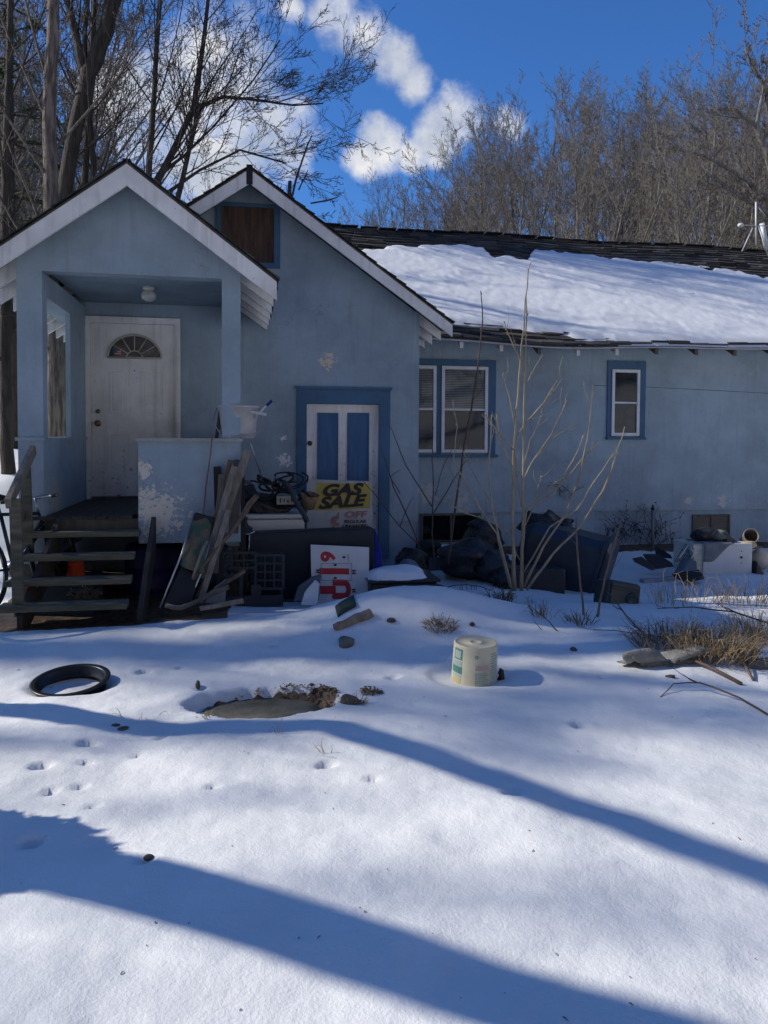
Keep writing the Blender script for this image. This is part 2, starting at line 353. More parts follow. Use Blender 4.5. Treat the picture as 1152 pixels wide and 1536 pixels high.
vinyl = pm('white_vinyl', (.72, .73, .75), (.60, .61, .63), rough=.45, bump=.03)
darkW = pm('grey_weathered_wood', (.14, .125, .105), (.085, .075, .06), scale=4, stretch=(3, 3, .6), bump=.4, rough=.9)
ply = pm('stained_plywood', (.13, .075, .05), (.045, .028, .022), scale=3, stretch=(9, 9, .8), bump=.3, rough=.8)
def shingM():
    m = bpy.data.materials.new('asphalt_shingles'); m.use_nodes = True; nt = m.node_tree; L = nt.links; b = nt.nodes['Principled BSDF']; b.inputs['Roughness'].default_value = .9
    g = nn(nt, 'ShaderNodeNewGeometry'); n = nn(nt, 'ShaderNodeTexNoise', Scale=60., Detail=6.); L.new(g.outputs['Position'], n.inputs['Vector'])
    n2 = nn(nt, 'ShaderNodeTexNoise', Scale=4., Detail=6.); L.new(g.outputs['Position'], n2.inputs['Vector'])
    ob = nn(nt, 'ShaderNodeAttribute', attribute_name='tab')
    a = nn(nt, 'ShaderNodeMath', operation='ADD'); L.new(n.outputs[0], a.inputs[0]); L.new(ob.outputs['Fac'], a.inputs[1])
    a2 = nn(nt, 'ShaderNodeMath', operation='ADD'); L.new(a.outputs[0], a2.inputs[0]); L.new(n2.outputs[0], a2.inputs[1])
    cr = nn(nt, 'ShaderNodeValToRGB'); e = cr.color_ramp.elements; e[0].position = .3; e[0].color = (.018,.018,.02,1); e[1].position = .95; e[1].color = (.085,.078,.07,1)
    mr = nn(nt, 'ShaderNodeMapRange'); mr.inputs[1].default_value = .6; mr.inputs[2].default_value = 2.2; L.new(a2.outputs[0], mr.inputs[0]); L.new(mr.outputs[0], cr.inputs[0])
    L.new(cr.outputs[0], b.inputs['Base Color']); bp = nn(nt, 'ShaderNodeBump', Strength=.6, Distance=.01); L.new(n.outputs[0], bp.inputs['Height']); L.new(bp.outputs[0], b.inputs['Normal'])
    return m
SHG = shingM()
def shingles(name, O, A, La, U, Lu, parent, dfm=None, tab=.30, course=.145, th=.011, rag=.0):
    """courses of tabs over the plane O + a*A + u*U"""
    A = nrm(A); U = nrm(U); N = A.cross(U)
    if N.z < 0: N = -N
    O = Vector(O); mb = MB(); tabs = []
    nc = int(Lu / course) + 1; rr = random.Random(5)
    for c in range(nc):
        u0 = c * course; u1 = min(Lu, u0 + course * 1.12); x = -rr.random() * tab
        if u0 >= Lu: break
        while x < La:
            w = tab * rr.uniform(.8, 1.15); x0 = max(0, x); x1 = min(La, x + w - .006); x += w
            if x1 - x0 < .03: continue
            j = rr.uniform(-.008, .012) + rag * rr.uniform(-1, 1) * .02; lift = th * rr.uniform(.8, 1.9) * (1 + rag * rr.random() * 1.2)
            P = [O + A*x0 + U*(u0+j) + N*lift, O + A*x1 + U*(u0+j+rr.uniform(-.005,.005)) + N*lift*rr.uniform(.8,1.2), O + A*x1 + U*u1 + N*.002, O + A*x0 + U*u1 + N*.002,
                 O + A*x0 + U*(u0+j) - N*.004, O + A*x1 + U*(u0+j) - N*.004]
            if dfm: P = [dfm(p) for p in P]
            mb.add(P, [(0,1,2,3),(4,5,1,0),(0,3,4),(1,5,2)]); tabs += [rr.random()] * 6
    o = mb.build(name, SHG, parent)
    at = o.data.attributes.new('tab', 'FLOAT', 'POINT'); at.data.foreach_set('value', tabs); return o

house = thing('house', 'pale blue stucco house with a gabled porch and a long snowy roofed wing', 'house', (0, 9.2, 0))
# ---- main gable
RX = 0.10; RZ = 4.62; SL = .70; OV = .36
def gz2(x): return RZ - SL * abs(x - RX)
D2 = (PY(460, 605, YH), PY(569, 605, YH))
tb = .09
mb = MB(); yb = YH + .22
# front wall pieces around the second door opening
dx0, dx1, dzt = D2[0].x, D2[1].x, D2[0].z
fz = .56
mb.prism([(XL, YH, .95), (dx0, YH, .95), (dx0, YH, gz2(dx0) - tb), (RX, YH, RZ - tb) if dx0 > RX else (dx0, YH, gz2(dx0)-tb), (XL, YH, gz2(XL) - tb)], (0, .22, 0))
mb.prism([(dx0, YH, dzt), (dx1, YH, dzt), (dx1, YH, gz2(dx1) - tb), (dx0, YH, gz2(dx0) - tb)], (0, .22, 0))
mb.prism([(dx1, YH, fz), (XC, YH, fz), (XC, YH, gz2(XC) - tb), (dx1, YH, gz2(dx1) - tb)], (0, .22, 0))
mb.bb(XPR - .3, dx0, YH, YH + .22, fz, .95)
mb.build('gable_wall', stucco, house)
mb = MB(); mb.bb(XL, dx0, YH + .03, YH + .22, -.4, .95); mb.bb(dx1, XC - .02, YH + .03, YH + .22, -.4, fz); mb.build('foundation', fnd, house)
mb = MB(); mb.bb(XL, XL + .2, YH + .22, 17, -.4, gz2(XL) - .12); mb.bb(XC - .2, XC, YH + .22, YW, -.4, gz2(XC) - .1); mb.build('side_wall', stucco, house)
def gable_roof(rx, rz, sl, xl, xr, y0, y1, bw, nm, par, rafY, bh=.13):
    U = {}
    for sgn, xe in ((-1, xl), (1, xr)):
        n = 1 / math.hypot(1, sl); Lu = abs(xe - rx) / n
        ze = rz - sl * abs(xe - rx)
        mb = MB()   # deck, its thin edge
        mb.prism([(rx, y0 + .02, rz), (xe, y0 + .02, ze), (xe, y0 + .02, ze - .035), (rx, y0 + .02, rz - .035)], (0, y1 - y0 - .04, 0))
        mb.build('roof_deck', darkW, par)
        A = Vector((0, 1, 0)); O = Vector((xe, y0 - .02, ze + .006)); UU = Vector((-sgn * n, 0, sl * n))
        shingles('shingles', O - UU * .03, A, y1 - y0 + .02, UU, Lu + .03, par)
        mb = MB()   # rake board
        b = bh
        mb.prism([(rx, y0, rz - .03), (xe, y0, ze - .03), (xe, y0, ze - .03 - b), (rx, y0, rz - .03 - b * 1.12)], (0, .03, 0))
        mb.build('rake_board', whiteP, par)
        for ry in rafY:
            mb = MB()
            xw = xe - sgn * (abs(xe - bw[0 if sgn < 0 else 1]) + .02); zw = rz - sl * abs(xw - rx)
            mb.prism([(xw, ry, zw - .037), (xe - sgn*.012, ry, ze - .037), (xe - sgn*.012, ry, ze - .037 - b*.85), (xw, ry, zw - .037 - b)], (0, .045, 0))
            mb.build('rafter_tail', whiteP, par)
XE2 = PY(679, 487, YH - OV).x
gable_roof(RX, RZ, SL, RX - (XE2 - RX), XE2, YH - OV, 13.0, (XL, XC), 'gable', house, [9.33, 9.78, 10.2, 10.6], .14)
mb = MB(); mb.bb(RX - .035, RX + .035, YH - OV - .004, YH - OV, RZ - .20, RZ + .02); mb.build('ridge_tar_patch', pm('black_tar', (.015,.015,.017), rough=.5), house)
# boarded attic opening
a0, a1 = PY(332, 308, YH - .02), PY(411, 395, YH - .02)
vb = MB(); vb.bb(a0.x, a1.x, YH - .012, YH - .004, a1.z, a0.z); vent = vb.build('attic_hatch', ply, house)
mb = MB(); t = .055
mb.bb(a0.x - t, a0.x, YH - .028, YH - .001, a1.z - t, a0.z + t); mb.bb(a1.x, a1.x + t*1.3, YH - .028, YH - .001, a1.z - t, a0.z + t)
mb.bb(a0.x, a1.x, YH - .027, YH - .001, a0.z, a0.z + t*.8); mb.bb(a0.x, a1.x, YH - .027, YH - .001, a1.z - t, a1.z); mb.build('hatch_trim', blueT, vent)

# ---- wing
XR = 12.5
def sag(p):
    x, y, z = p; t = max(0, min(1, (14.0 - y) / 3.9))
    s = -.075 * math.exp(-((x - 4.35) / 1.15) ** 2) * t - .02 * math.exp(-((x - 7) / 2.) ** 2) + .05 * (x > 7) * t * min(1, (x-7)/2) + .018 * math.sin(x * 1.7) * (1 - t)
    return Vector((x, y, z + s))
EY, EZ, RY_, RZ_ = 10.1, 2.97, 14.0, 5.40
wsl = (RZ_ - EZ) / (RY_ - EY)
def wz(y): return EZ + (y - EY) * wsl
mb = MB(); mb.bb(XC - .3, XR, YW, YW + .2, .52, wz(YW) - .12)
mb.build('wing_wall', stucco, house)
mb = MB(); mb.bb(XC - .3, XR, YW + .035, YW + .2, -.5, .52); mb.build('wing_foundation', fnd, house)
mb = MB(); mb.prism([(XR - .2, YW + .2, -.5), (XR - .2, 17.5, -.5), (XR - .2, 17.5, wz(YW)), (XR - .2, RY_, RZ_ - .15), (XR - .2, YW + .2, wz(YW) - .1)], (.2, 0, 0)); mb.bb(XL, XR, 17.5, 17.7, -.5, wz(YW)); mb.build('rear_wall', stucco, house)
# horizontal seam, drawn as a thin dark line
mb = MB()
sp = [PY(x, y, YW - .003) for x, y in ((890,578),(960,580),(1060,585),(1152,590),(1230,596))]
mb.tube(sp, .004, 4); mb.build('stucco_seam', pm('dark_seam_line', (.14,.18,.22)), house)
mb = MB(); n = 40
for i in range(n):
    x0 = XC - .6 + (XR + .3 - XC + .6) * i / n; x1 = XC - .6 + (XR + .3 - XC + .6) * (i + 1) / n
    q = [sag((x0, EY, EZ - .01)), sag((x1, EY, EZ - .01)), sag((x1, RY_, RZ_ - .01)), sag((x0, RY_, RZ_ - .01))]
    mb.add(q + [p - Vector((0, 0, .045)) for p in q], [(0,1,2,3),(7,6,5,4),(0,4,5,1),(2,6,7,3)])
mb.add([(XL - .3, RY_, RZ_ - .01), (XR + .3, RY_, RZ_ - .01), (XR + .3, 17.9, RZ_ - .01 - 3.9 * wsl), (XL - .3, 17.9, RZ_ - .01 - 3.9 * wsl)], [(0,1,2,3)])
mb.add([(XL - .3, RY_, RZ_ - .01), (XC - .6, RY_, RZ_ - .01), (XC - .6, 12.6, wz(12.6) - .01), (XL - .3, 12.6, wz(12.6) - .01)], [(0,1,2,3)])
mb.build('wing_roof_deck', darkW, house)
shingles('wing_shingles', (XC - .5, EY - .03, EZ), (1, 0, 0), XR + .8 - XC, (0, RY_ - EY, RZ_ - EZ), math.hypot(RY_ - EY, RZ_ - EZ) + .02, house, sag, rag=1.0, th=.014)
shingles('wing_shingles', (XL - .3, 12.2, wz(12.2)), (1, 0, 0), XC - XL - .2, (0, RY_ - EY, RZ_ - EZ), math.hypot(RY_ - 12.2, RZ_ - wz(12.2)), house, None, rag=1.0)
mb = MB()
for k in range(44):
    x = XL + k * .34 + random.uniform(-.02, .02)
    p = sag((x, RY_, RZ_)); mb.box(p + Vector((.15, 0, .012 + random.uniform(0, .012))), (.31, .26, .018), (0, random.uniform(-.03, .03), 0))
mb.build('ridge_cap', SHG, house)
# gutter strip along eave: sagging light drip edge, and the fascia
mb = MB(); pts = [sag((XC - .1 + i * .35, EY - .04, EZ - .045)) for i in range(30)]
mb.tube(pts, .016, 6); mb.build('drip_edge', pm('dull_aluminium', (.42,.42,.43), rough=.5, metal=.3), house)
for k, px in enumerate((685, 744, 800, 858, 915, 974, 1033, 1090, 1145, 1200)):
    x = XA(px, EY + .15); p = sag((x, EY, EZ)); q = sag((x, YW, wz(YW)))
    mb = MB(); mb.prism([p + Vector((0, .03, -.055)), p + Vector((0, .03, -.14)), q + Vector((0, 0, -.19)), q + Vector((0, 0, -.055))], (.05, 0, 0)); mb.build('wing_rafter_tail', whiteP if k in (0, 1, 3, 4) else darkW, house)
# snow on the wing roof
def roof_snow():
    def onroof(px, py):
        d = ray(px, py); # z = EZ + (y-EY)*wsl
        t = (EZ - EY * wsl - CAMZ) / (d.z - d.y * wsl); p = Vector((0, 0, CAMZ)) + d * t; return p.x, p.y
    up = [onroof(*q) for q in ((520,382),(560,378),(600,371),(700,371),(722,374),(738,388),(790,391),(800,377),(870,383),(930,389),(945,392),(1000,397),(1080,407),(1152,423),(1200,434))]
    lw = [onroof(*q) for q in ((620,484),(680,487),(760,492),(850,499),(862,505),(900,507),(1152,512))]
    ux, uy = zip(*up); lx, ly = zip(*lw)
    xs = np.arange(1.2, XR + .2, .03); ysn = np.arange(EY - .06, 13.9, .04); X, Y = np.meshgrid(xs, ysn)
    top = np.interp(X, ux, uy) + .16 * vn(X, Y, 3) + .12 * vn(X, Y, 8); bot = np.interp(X, lx, ly) + .12 * vn(X, Y + 30, 3.) + .06 * vn(X, Y, 9)
    bot = np.where(X > 5.2, np.minimum(bot, EY - .04), bot)
    d = np.minimum(top - Y, Y - bot)
    d = d - .25 * ss(.33, .42, vn(X + 5, Y, 2.3)) * ss(.6, .1, top - Y)
    h = -.02 + .085 * ss(-.04, .14, d) + (.012 * vn(X, Y, 1.5) + .008 * vn(X, Y, 6) + .012*vn(X, Y, 14)) * ss(0, .2, d)
    fade = np.where(X > 5.2, 0, 0); Z = EZ + (Y - EY) * wsl + h + .026
    sg = np.array([[sag((a, b, 0)).z for a in xs] for b in ysn]) if False else None
    t = np.clip((14 - Y) / 3.9, 0, 1)
    Z = Z - .075 * np.exp(-((X - 4.35) / 1.15) ** 2) * t - .02 * np.exp(-((X - 7) / 2.) ** 2) + .05 * (X > 7) * t * np.minimum(1, (X - 7) / 2) + .018 * np.sin(X * 1.7) * (1 - t)
    ny, nx = X.shape; vid = -np.ones((ny, nx), int); keep = d > -.06; vs = []; 
    for j in range(ny):
        for i in range(nx):
            if keep[j, i]: vid[j, i] = len(vs); vs.append((X[j, i], Y[j, i], Z[j, i]))
    mb = MB(); fs = []
    for j in range(ny - 1):
        for i in range(nx - 1):
            q = (vid[j, i], vid[j, i+1], vid[j+1, i+1], vid[j+1, i])
            if min(q) >= 0: fs.append(q)
    mb.add(vs, fs, True)
    # front lip
    o = solo(mb, 'roof_snow', pm('roof_snow', (.76,.77,.78), (.70,.71,.73), rough=.6, bump=.4, bscale=60), 'sheet of snow lying on the wing roof', 'snow', kind='stuff')
roof_snow()

# ---- windows
glass = pm('dark_window_glass', (.012, .014, .018), rough=.06, bump=0, spec=.9)
def glassmat():
    m = bpy.data.materials.new('window_glass'); m.use_nodes = True; nt = m.node_tree; L = nt.links; N = nt.nodes; N.clear()
    o = nn(nt, 'ShaderNodeOutputMaterial'); g = nn(nt, 'ShaderNodeBsdfGlossy', Roughness=.04); g.inputs[0].default_value = (.7, .7, .7, 1)
    t = nn(nt, 'ShaderNodeBsdfTransparent'); t.inputs[0].default_value = (.75, .78, .8, 1); f = nn(nt, 'ShaderNodeFresnel', IOR=1.45)
    mx = nn(nt, 'ShaderNodeMixShader'); L.new(f.outputs[0], mx.inputs[0]); L.new(t.outputs[0], mx.inputs[1]); L.new(g.outputs[0], mx.inputs[2]); L.new(mx.outputs[0], o.inputs[0]); return m
GL = glassmat()
room = pm('unlit_room_backing', (.07, .068, .065), rough=.9); blindM = pm('dusty_blind', (.80,.77,.70), (.62,.59,.54), rough=.8)  # room: dark board behind the panes, the unlit room's shade as colour
screenM = pm('insect_screen', (.10,.105,.11), (.06,.065,.07), rough=.9)
def sash_window(x0, x1, z0, z1, y, par, blinds=True, fr=.045):
    w = MB(); # frame
    w.bb(x0, x0 + fr, y - .035, y, z0, z1); w.bb(x1 - fr, x1, y - .035, y, z0, z1)
    w.bb(x0 + fr, x1 - fr, y - .034, y, z1 - fr, z1); w.bb(x0 + fr, x1 - fr, y - .034, y, z0, z0 + fr)
    zm = (z0 + z1) / 2; w.bb(x0 + fr, x1 - fr, y - .030, y - .001, zm - .014, zm + .014)
    fo = w.build('frame', vinyl, par, bevel=.004)
    for i, (a, b) in enumerate(((zm + .014, z1 - fr), (z0 + fr, zm - .014))):
        m = MB(); m.bb(x0 + fr, x1 - fr, y - .016 + i * .004, y - .013 + i * .004, a, b); m.build('pane', GL, fo)
    m = MB(); m.bb(x0 + fr, x1 - fr, y - .003, y + .01, z0 + fr, z1 - fr)
    m.build('unlit_backing', room, fo)
    if blinds:
        m = MB(); z = z1 - fr - .01
        while z > zm + .02: m.box(((x0 + x1) / 2, y - .008, z), (x1 - x0 - 2 * fr - .01, .006, .017)); z -= .024
        m.build('blind', blindM, fo)
    else:
        m = MB(); m.bb(x0 + fr, x1 - fr, y - .008, y - .004, z0 + fr, zm - .014); m.build('insect_screen', screenM, fo)
wY = YW - .004
p0, p1 = PY(560, 536, YW), PY(742, 683, YW)
q0, q1 = PY(662, 549, YW), PY(730, 679, YW); r1 = PY(654, 549, YW)
m = MB(); m.bb(p0.x, p1.x, wY - .02, wY, q0.z + .01, p0.z); m.bb(q1.x, p1.x, wY - .02, wY, p1.z, q0.z + .01); m.bb(r1.x, q0.x, wY - .02, wY, p1.z, q0.z + .01)
win = m.build('double_window', blueT, house)
sash_window(q0.x, q1.x, q1.z, q0.z, wY - .002, win); sash_window(r1.x - (q1.x - q0.x), r1.x, q1.z, q0.z, wY - .002, win)
m = MB(); m.bb(p0.x, p1.x + .03, wY - .06, wY, p1.z - .03, p1.z + .012); m.build('sill', blueT, win)
p0, p1 = PY(911, 541, YW), PY(966, 656, YW); q0, q1 = PY(917, 554, YW), PY(957, 654, YW)
m = MB(); m.bb(p0.x, p1.x, wY - .022, wY, q0.z, p0.z); m.bb(p0.x, q0.x, wY - .022, wY, p1.z, q0.z); m.bb(q1.x, p1.x, wY - .022, wY, p1.z, q0.z)
win = m.build('narrow_window', blueT, house); sash_window(q0.x, q1.x, q1.z, q0.z, wY - .002, win, blinds=False)
m = MB(); m.bb(p0.x - .01, p1.x + .01, wY - .05, wY, p1.z - .035, p1.z); m.build('sill', blueT, win)
# basement windows (in the foundation face)
fy = YW + .035
for nm, (ax, ay, bx, by), fm, pmn in (('basement_window', (631, 768, 720, 812), darkW, GL), ('basement_window', (1038, 772, 1093, 812), darkW, pm('plywood_panel', (.15,.13,.11), (.10,.085,.07), stretch=(1,1,6)))):
    a, b = PY(ax, ay, fy), PY(bx, by, fy); a.z = min(a.z, .515)
    m = MB(); t = .03; m.bb(a.x, a.x + t, fy - .03, fy + .01, b.z, a.z); m.bb(b.x - t, b.x, fy - .03, fy + .01, b.z, a.z); m.bb(a.x + t, b.x - t, fy - .029, fy + .01, a.z - t, a.z); m.bb(a.x + t, b.x - t, fy - .029, fy + .01, b.z, b.z + t); m.bb((a.x+b.x)/2 - .012, (a.x+b.x)/2 + .012, fy - .028, fy + .01, b.z + t, a.z - t)
    wn = m.build(nm, fm, house)
    m = MB(); m.bb(a.x + t, b.x - t, fy - .014, fy - .010, b.z + t, a.z - t); m.build('pane', pmn, wn)
    m = MB(); m.bb(a.x + t, b.x - t, fy - .006, fy - .002, b.z + t, a.z - t); m.build('unlit_backing', room, wn)
# ---- second door: white slab with two blue tall panels, blue casing
x0, x1, zt = dx0, dx1, dzt; c0 = PY(445, 583, YH).x; c1 = PY(585, 583, YH).x; ct = PY(445, 583, YH).z
m = MB(); gb = .1
m.bb(c0, x0, YH - .025, YH - .001, gb, ct); m.bb(x1, c1, YH - .025, YH - .001, gb, ct); m.bb(x0, x1, YH - .024, YH - .001, zt, ct); m.bb(c0 - .02, c1 + .02, YH - .05, YH - .001, ct, ct + .03)
case = m.build('side_door_casing', blueT, house)
sd = MB(); sd.bb(x0, x1, YH + .06, YH + .10, gb, zt - .005); sdo = sd.build('side_door', doorP, house)
dP = pm('faded_blue_door_panel', (.07,.16,.30), (.05,.115,.23), scale=5, stretch=(6,6,.5), bump=.2)
for a, b in ((476, 507), (521, 553)):
    pa, pb = PY(a, 619, YH + .06), PY(b, 722, YH + .06)
    m = MB(); m.bb(pa.x, pb.x, YH + .052, YH + .059, pb.z - .12, pa.z); m.build('door_panel', dP, sdo, bevel=.003)
    m = MB(); 
    for (u0, u1, v0, v1) in ((pa.x, pa.x+.018, pb.z-.12, pa.z), (pb.x-.018, pb.x, pb.z-.12, pa.z), (pa.x+.018, pb.x-.018, pa.z-.018, pa.z)): m.bb(u0, u1, YH + .044, YH + .051, v0, v1)
    m.build('panel_moulding', blueT, sdo)
k = PY(465, 665, YH + .03); m = MB(); m.lathe([(0,0),(.028,.002),(.03,.02),(.012,.03),(.012,.045)], (0,0,0), 16); m.v = [(k.x + x, YH + .015 + z, k.z + y) for x, y, z in m.v]; m.build('door_knob', pm('tarnished_brass', (.12,.09,.05), rough=.4, metal=.8), sdo)
m = MB(); m.bb(x0, x1, YH + .001, YH + .22, .0, gb - .002); m.build('threshold', darkW, house)

# ================================================================== PORCH (part of the house)
FZ = .87; CZ = PY(200, 412, YP).z
pw = MB(); px_in0, px_in1 = XA(65, YP), XA(333, YP)
zL = PY(45, 656, YP).z
PRX = (XL + XPR) / 2; PRZ = PY(192, 240, YP - .25).z; PSL = .745
def pz(x): return PRZ - PSL * abs(x - PRX)
# gable + header
pw.prism([(XL, YP, CZ), (XPR, YP, CZ), (XPR, YP, pz(XPR) - .06), (PRX, YP, PRZ - .06), (XL, YP, pz(XL) - .06)], (0, .16, 0))
pw.build('porch_gable', stucco, house)
m = MB(); m.bb(XL, px_in0, YP + .001, YP + .17, zL, CZ); m.build('porch_post', stucco, house)
m = MB(); m.bb(px_in1, XPR, YP + .001, YP + .17, zL, CZ); m.build('porch_post', stucco, house)
for u0, u1, f_ in ((XL, px_in0, .86), (px_in1 + .02, XPR, .9)):
    m = MB(); m.bb(u0, u1, YP + .17, YH, zL + (CZ - zL) * f_, CZ); m.build('porch_side_beam', stucco, house)
m = MB(); yb0 = YP + (YH - YP) * .62; m.bb(px_in0 - .05, px_in0 - .002, YH - .82, YH, zL, zL + (CZ - zL) * .86); m.build('porch_rear_pier', stucco, house)
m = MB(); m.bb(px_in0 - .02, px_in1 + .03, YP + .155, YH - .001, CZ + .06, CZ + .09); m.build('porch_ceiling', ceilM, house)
# knee walls
kx0 = XA(207, YP)
m = MB(); m.bb(kx0, XPR, YP + .002, YP + .16, PY(230, 815, YP).z, zL - .03); m.bb(XPR - .14, XPR, YP + .16, YH - .001, .55, zL - .03); kw = m.build('knee_wall', stucco, house)
m = MB(); m.bb(kx0 - .02, XPR + .02, YP - .03, YP + .19, zL - .03, zL + .0); m.bb(XPR - .16, XPR + .02, YP + .19, YH - .002, zL - .03, zL); m.build('wall_cap', paint('cap_board', (.36,.37,.35), (.2,.2,.18), peel=(.6,.58,.52), lowz=(0,6,.02)), kw)
m = MB(); m.bb(XL, px_in0, YP + .002, YH - .001, .45, zL - .03); kw2 = m.build('knee_wall', stucco, house)
m = MB(); m.bb(XL - .02, px_in0 + .015, YP - .02, YH - .002, zL - .03, zL); m.build('wall_cap', stucco, kw2)
# floor
flw = pm('dark_worn_porch_boards', (.06,.052,.045), (.035,.03,.028), scale=3, stretch=(8,.6,1), bump=.4, rough=.8)
m = MB(); nb = 18
for i in range(nb):
    a = XL + .03 + (XPR - XL - .06) * i / nb; m.bb(a, a + (XPR - XL - .06) / nb - .006, YP - .03 if a < kx0 - .08 else YP + .165, YH - .001, FZ - .03, FZ)
m.build('porch_floor', flw, house)
m = MB(); m.bb(XL, kx0 - .001, YP + .01, YP + .05, FZ - .17, FZ - .032); m.bb(kx0, XPR, YP + .16, YP + .2, FZ - .17, FZ - .032)
m.bb(XL+.02, XL + .14, YP + .06, YP + .18, -.2, FZ - .172); m.bb(XPR - .14, XPR - .02, YP + .22, YP + .36, -.2, FZ - .172); m.build('floor_joist', darkW, house)
m = MB(); m.bb(XL, XL + .05, YP + .25, YH, -.2, .45); m.build('crawlspace_boards', darkW, house)
gable_roof(PRX, PRZ, PSL, PRX - (XA(415, YP - .25) - PRX), XA(415, YP - .25), YP - .25, YH, (XL, XPR), 'porch', house, [7.42, 7.85, 8.28, 8.7, 9.12], .165)
# ceiling light
lp = PY(223, 424, 8.1); th_ = house
m = MB(); m.lathe([(0,.08),(.055,.08),(.06,.05),(.045,.04)], (lp.x, 8.1, CZ - .02), 20); L1 = m.build('porch_light', pm('white_enamel', (.55,.55,.52)), house)
m = MB(); m.lathe([(.045,.04),(.075,.0),(.07,-.04),(.035,-.065),(0,-.07)], (lp.x, 8.1, CZ - .02), 20); m.build('glass_shade', pm('milk_glass', (.52,.52,.48), rough=.3), L1)
# front door
a, b = PY(130, 476, YH), PY(270, 750, YH); ds0, ds1 = PY(136, 484, YH), PY(264, 748, YH)
m = MB(); yy = YH - .001
for (u0, u1, v0, v1) in ((a.x, ds0.x, FZ, a.z), (ds1.x, b.x, FZ, a.z), (ds0.x, ds1.x, ds0.z, a.z)): m.bb(u0, u1, yy - .035, yy, v0, v1)
m.build('front_door_casing', doorP, house)
m = MB()
for (u0, u1, v0, v1) in ((a.x-.012, a.x+.02, FZ, a.z+.012), (b.x-.02, b.x+.012, FZ, a.z+.012), (a.x+.02, b.x-.02, a.z-.02, a.z+.012)): m.bb(u0, u1, yy - .046, yy - .036, v0, v1)
m.build('casing_moulding', doorP, house)
dy = yy - .008
fd = MB(); fd.bb(ds0.x + .003, ds1.x - .003, dy, dy + .007, FZ + .03, ds0.z - .003); fdo = fd.build('front_door', doorP, house)
def ringpanel(m, u0, u1, v0, v1, y, w=.016, d=.006):
    m.bb(u0, u0+w, y-d, y, v0, v1); m.bb(u1-w, u1, y-d, y, v0, v1); m.bb(u0+w, u1-w, y-d, y, v1-w, v1); m.bb(u0+w, u1-w, y-d, y, v0, v0+w)
for (u0, v0, u1, v1) in ((165,556,192,620),(212,556,246,620),(162,650,196,728),(212,650,246,728)):
    pa, pb = PY(u0, v0, dy), PY(u1, v1, dy); m = MB(); ringpanel(m, pa.x, pb.x, pb.z, pa.z, dy - .0005); m.bb(pa.x+.03, pb.x-.03, dy-.004, dy-.0005, pb.z+.03, pa.z-.03); m.build('raised_panel', doorP, fdo, bevel=.004)
fc = PY(202, 537, dy); fr_ = PY(242, 537, dy).x - fc.x
m = MB(); n = 24
def arc(r, y, s=1.): return [Vector((fc.x + r*math.cos(math.pi*i/n), y, fc.z + s*r*math.sin(math.pi*i/n))) for i in range(n+1)]
m.tube([fc + Vector((-fr_, -.012, 0)), fc + Vector((fr_, -.012, 0))], .013, 8)
m.tube([p + Vector((0, -.012, 0)) for p in arc(fr_, dy, .88)], .013, 8); m.tube([p + Vector((0,-.012,0)) for p in arc(fr_*.3, dy, .9)], .008, 6)
for aa in (35, 66, 90, 114, 145)[::2] + (62, 118): 
    c_, s_ = math.cos(R(aa)), math.sin(R(aa)); m.tube([Vector((fc.x + fr_*.3*c_, dy-.012, fc.z+fr_*.27*s_)), Vector((fc.x+fr_*c_, dy-.012, fc.z+fr_*.88*s_))], .007, 6)
fl = m.build('fanlight', pm('aged_cream_plastic', (.50,.47,.38), rough=.5), fdo)
m = MB(); m.add([Vector((fc.x, dy-.005, fc.z))] + arc(fr_, dy-.005, .88), [(0, i+1, i+2)[::-1] for i in range(n)]); m.build('fanlight_glass', pm('dark_glass', (.02,.03,.05), rough=.05, bump=0, spec=.9), fl)
st = PY(177, 530, dy); m = MB()
for i in range(5): m.mi = i % 2; m.bb(st.x-.035, st.x+.035, dy-.0085, dy-.0065, st.z-.02+i*.011, st.z-.02+i*.011+.0109)
m.mi = 2; m.bb(st.x-.035, st.x-.005, dy-.0095, dy-.0087, st.z+.004, st.z+.0345)
m.build('flag_sticker', [pm('sticker_red', (.45,.08,.07), bump=0), pm('sticker_white', (.6,.58,.55), bump=0), pm('sticker_blue', (.06,.08,.25), bump=0)], fl)
br = pm('brass', (.30,.22,.10), (.15,.11,.06), rough=.35, metal=.8)
for (u, v, r, nm) in ((147, 617, .024, 'deadbolt'), (147, 635, .032, 'door_knob')):
    k = PY(u, v, dy); m = MB(); m.lathe([(0,.05),(r*.8,.048),(r,.035),(r*.85,.02),(r*.4,.015),(r*.4,.008),(r*1.15,.006),(r*1.15,0)] if nm == 'door_knob' else [(0,.02),(r*.5,.02),(r*.55,.016),(r,.012),(r*1.05,0)], (0,0,0), 20)
    m.v = [(k.x + x, dy - z, k.z + y) for x, y, z in m.v]; m.build(nm, br, fdo)
k = PY(202, 556, dy); m = MB(); m.tube([k, k + Vector((0, -.008, 0))], .008, 10); m.build('peephole', pm('black_metal', (.02,.02,.02), rough=.4), fdo)
m = MB(); m.bb(ds0.x, ds1.x, YH - .05, YH - .002, FZ + .001, FZ + .028); m.build('door_sill', darkW, house)
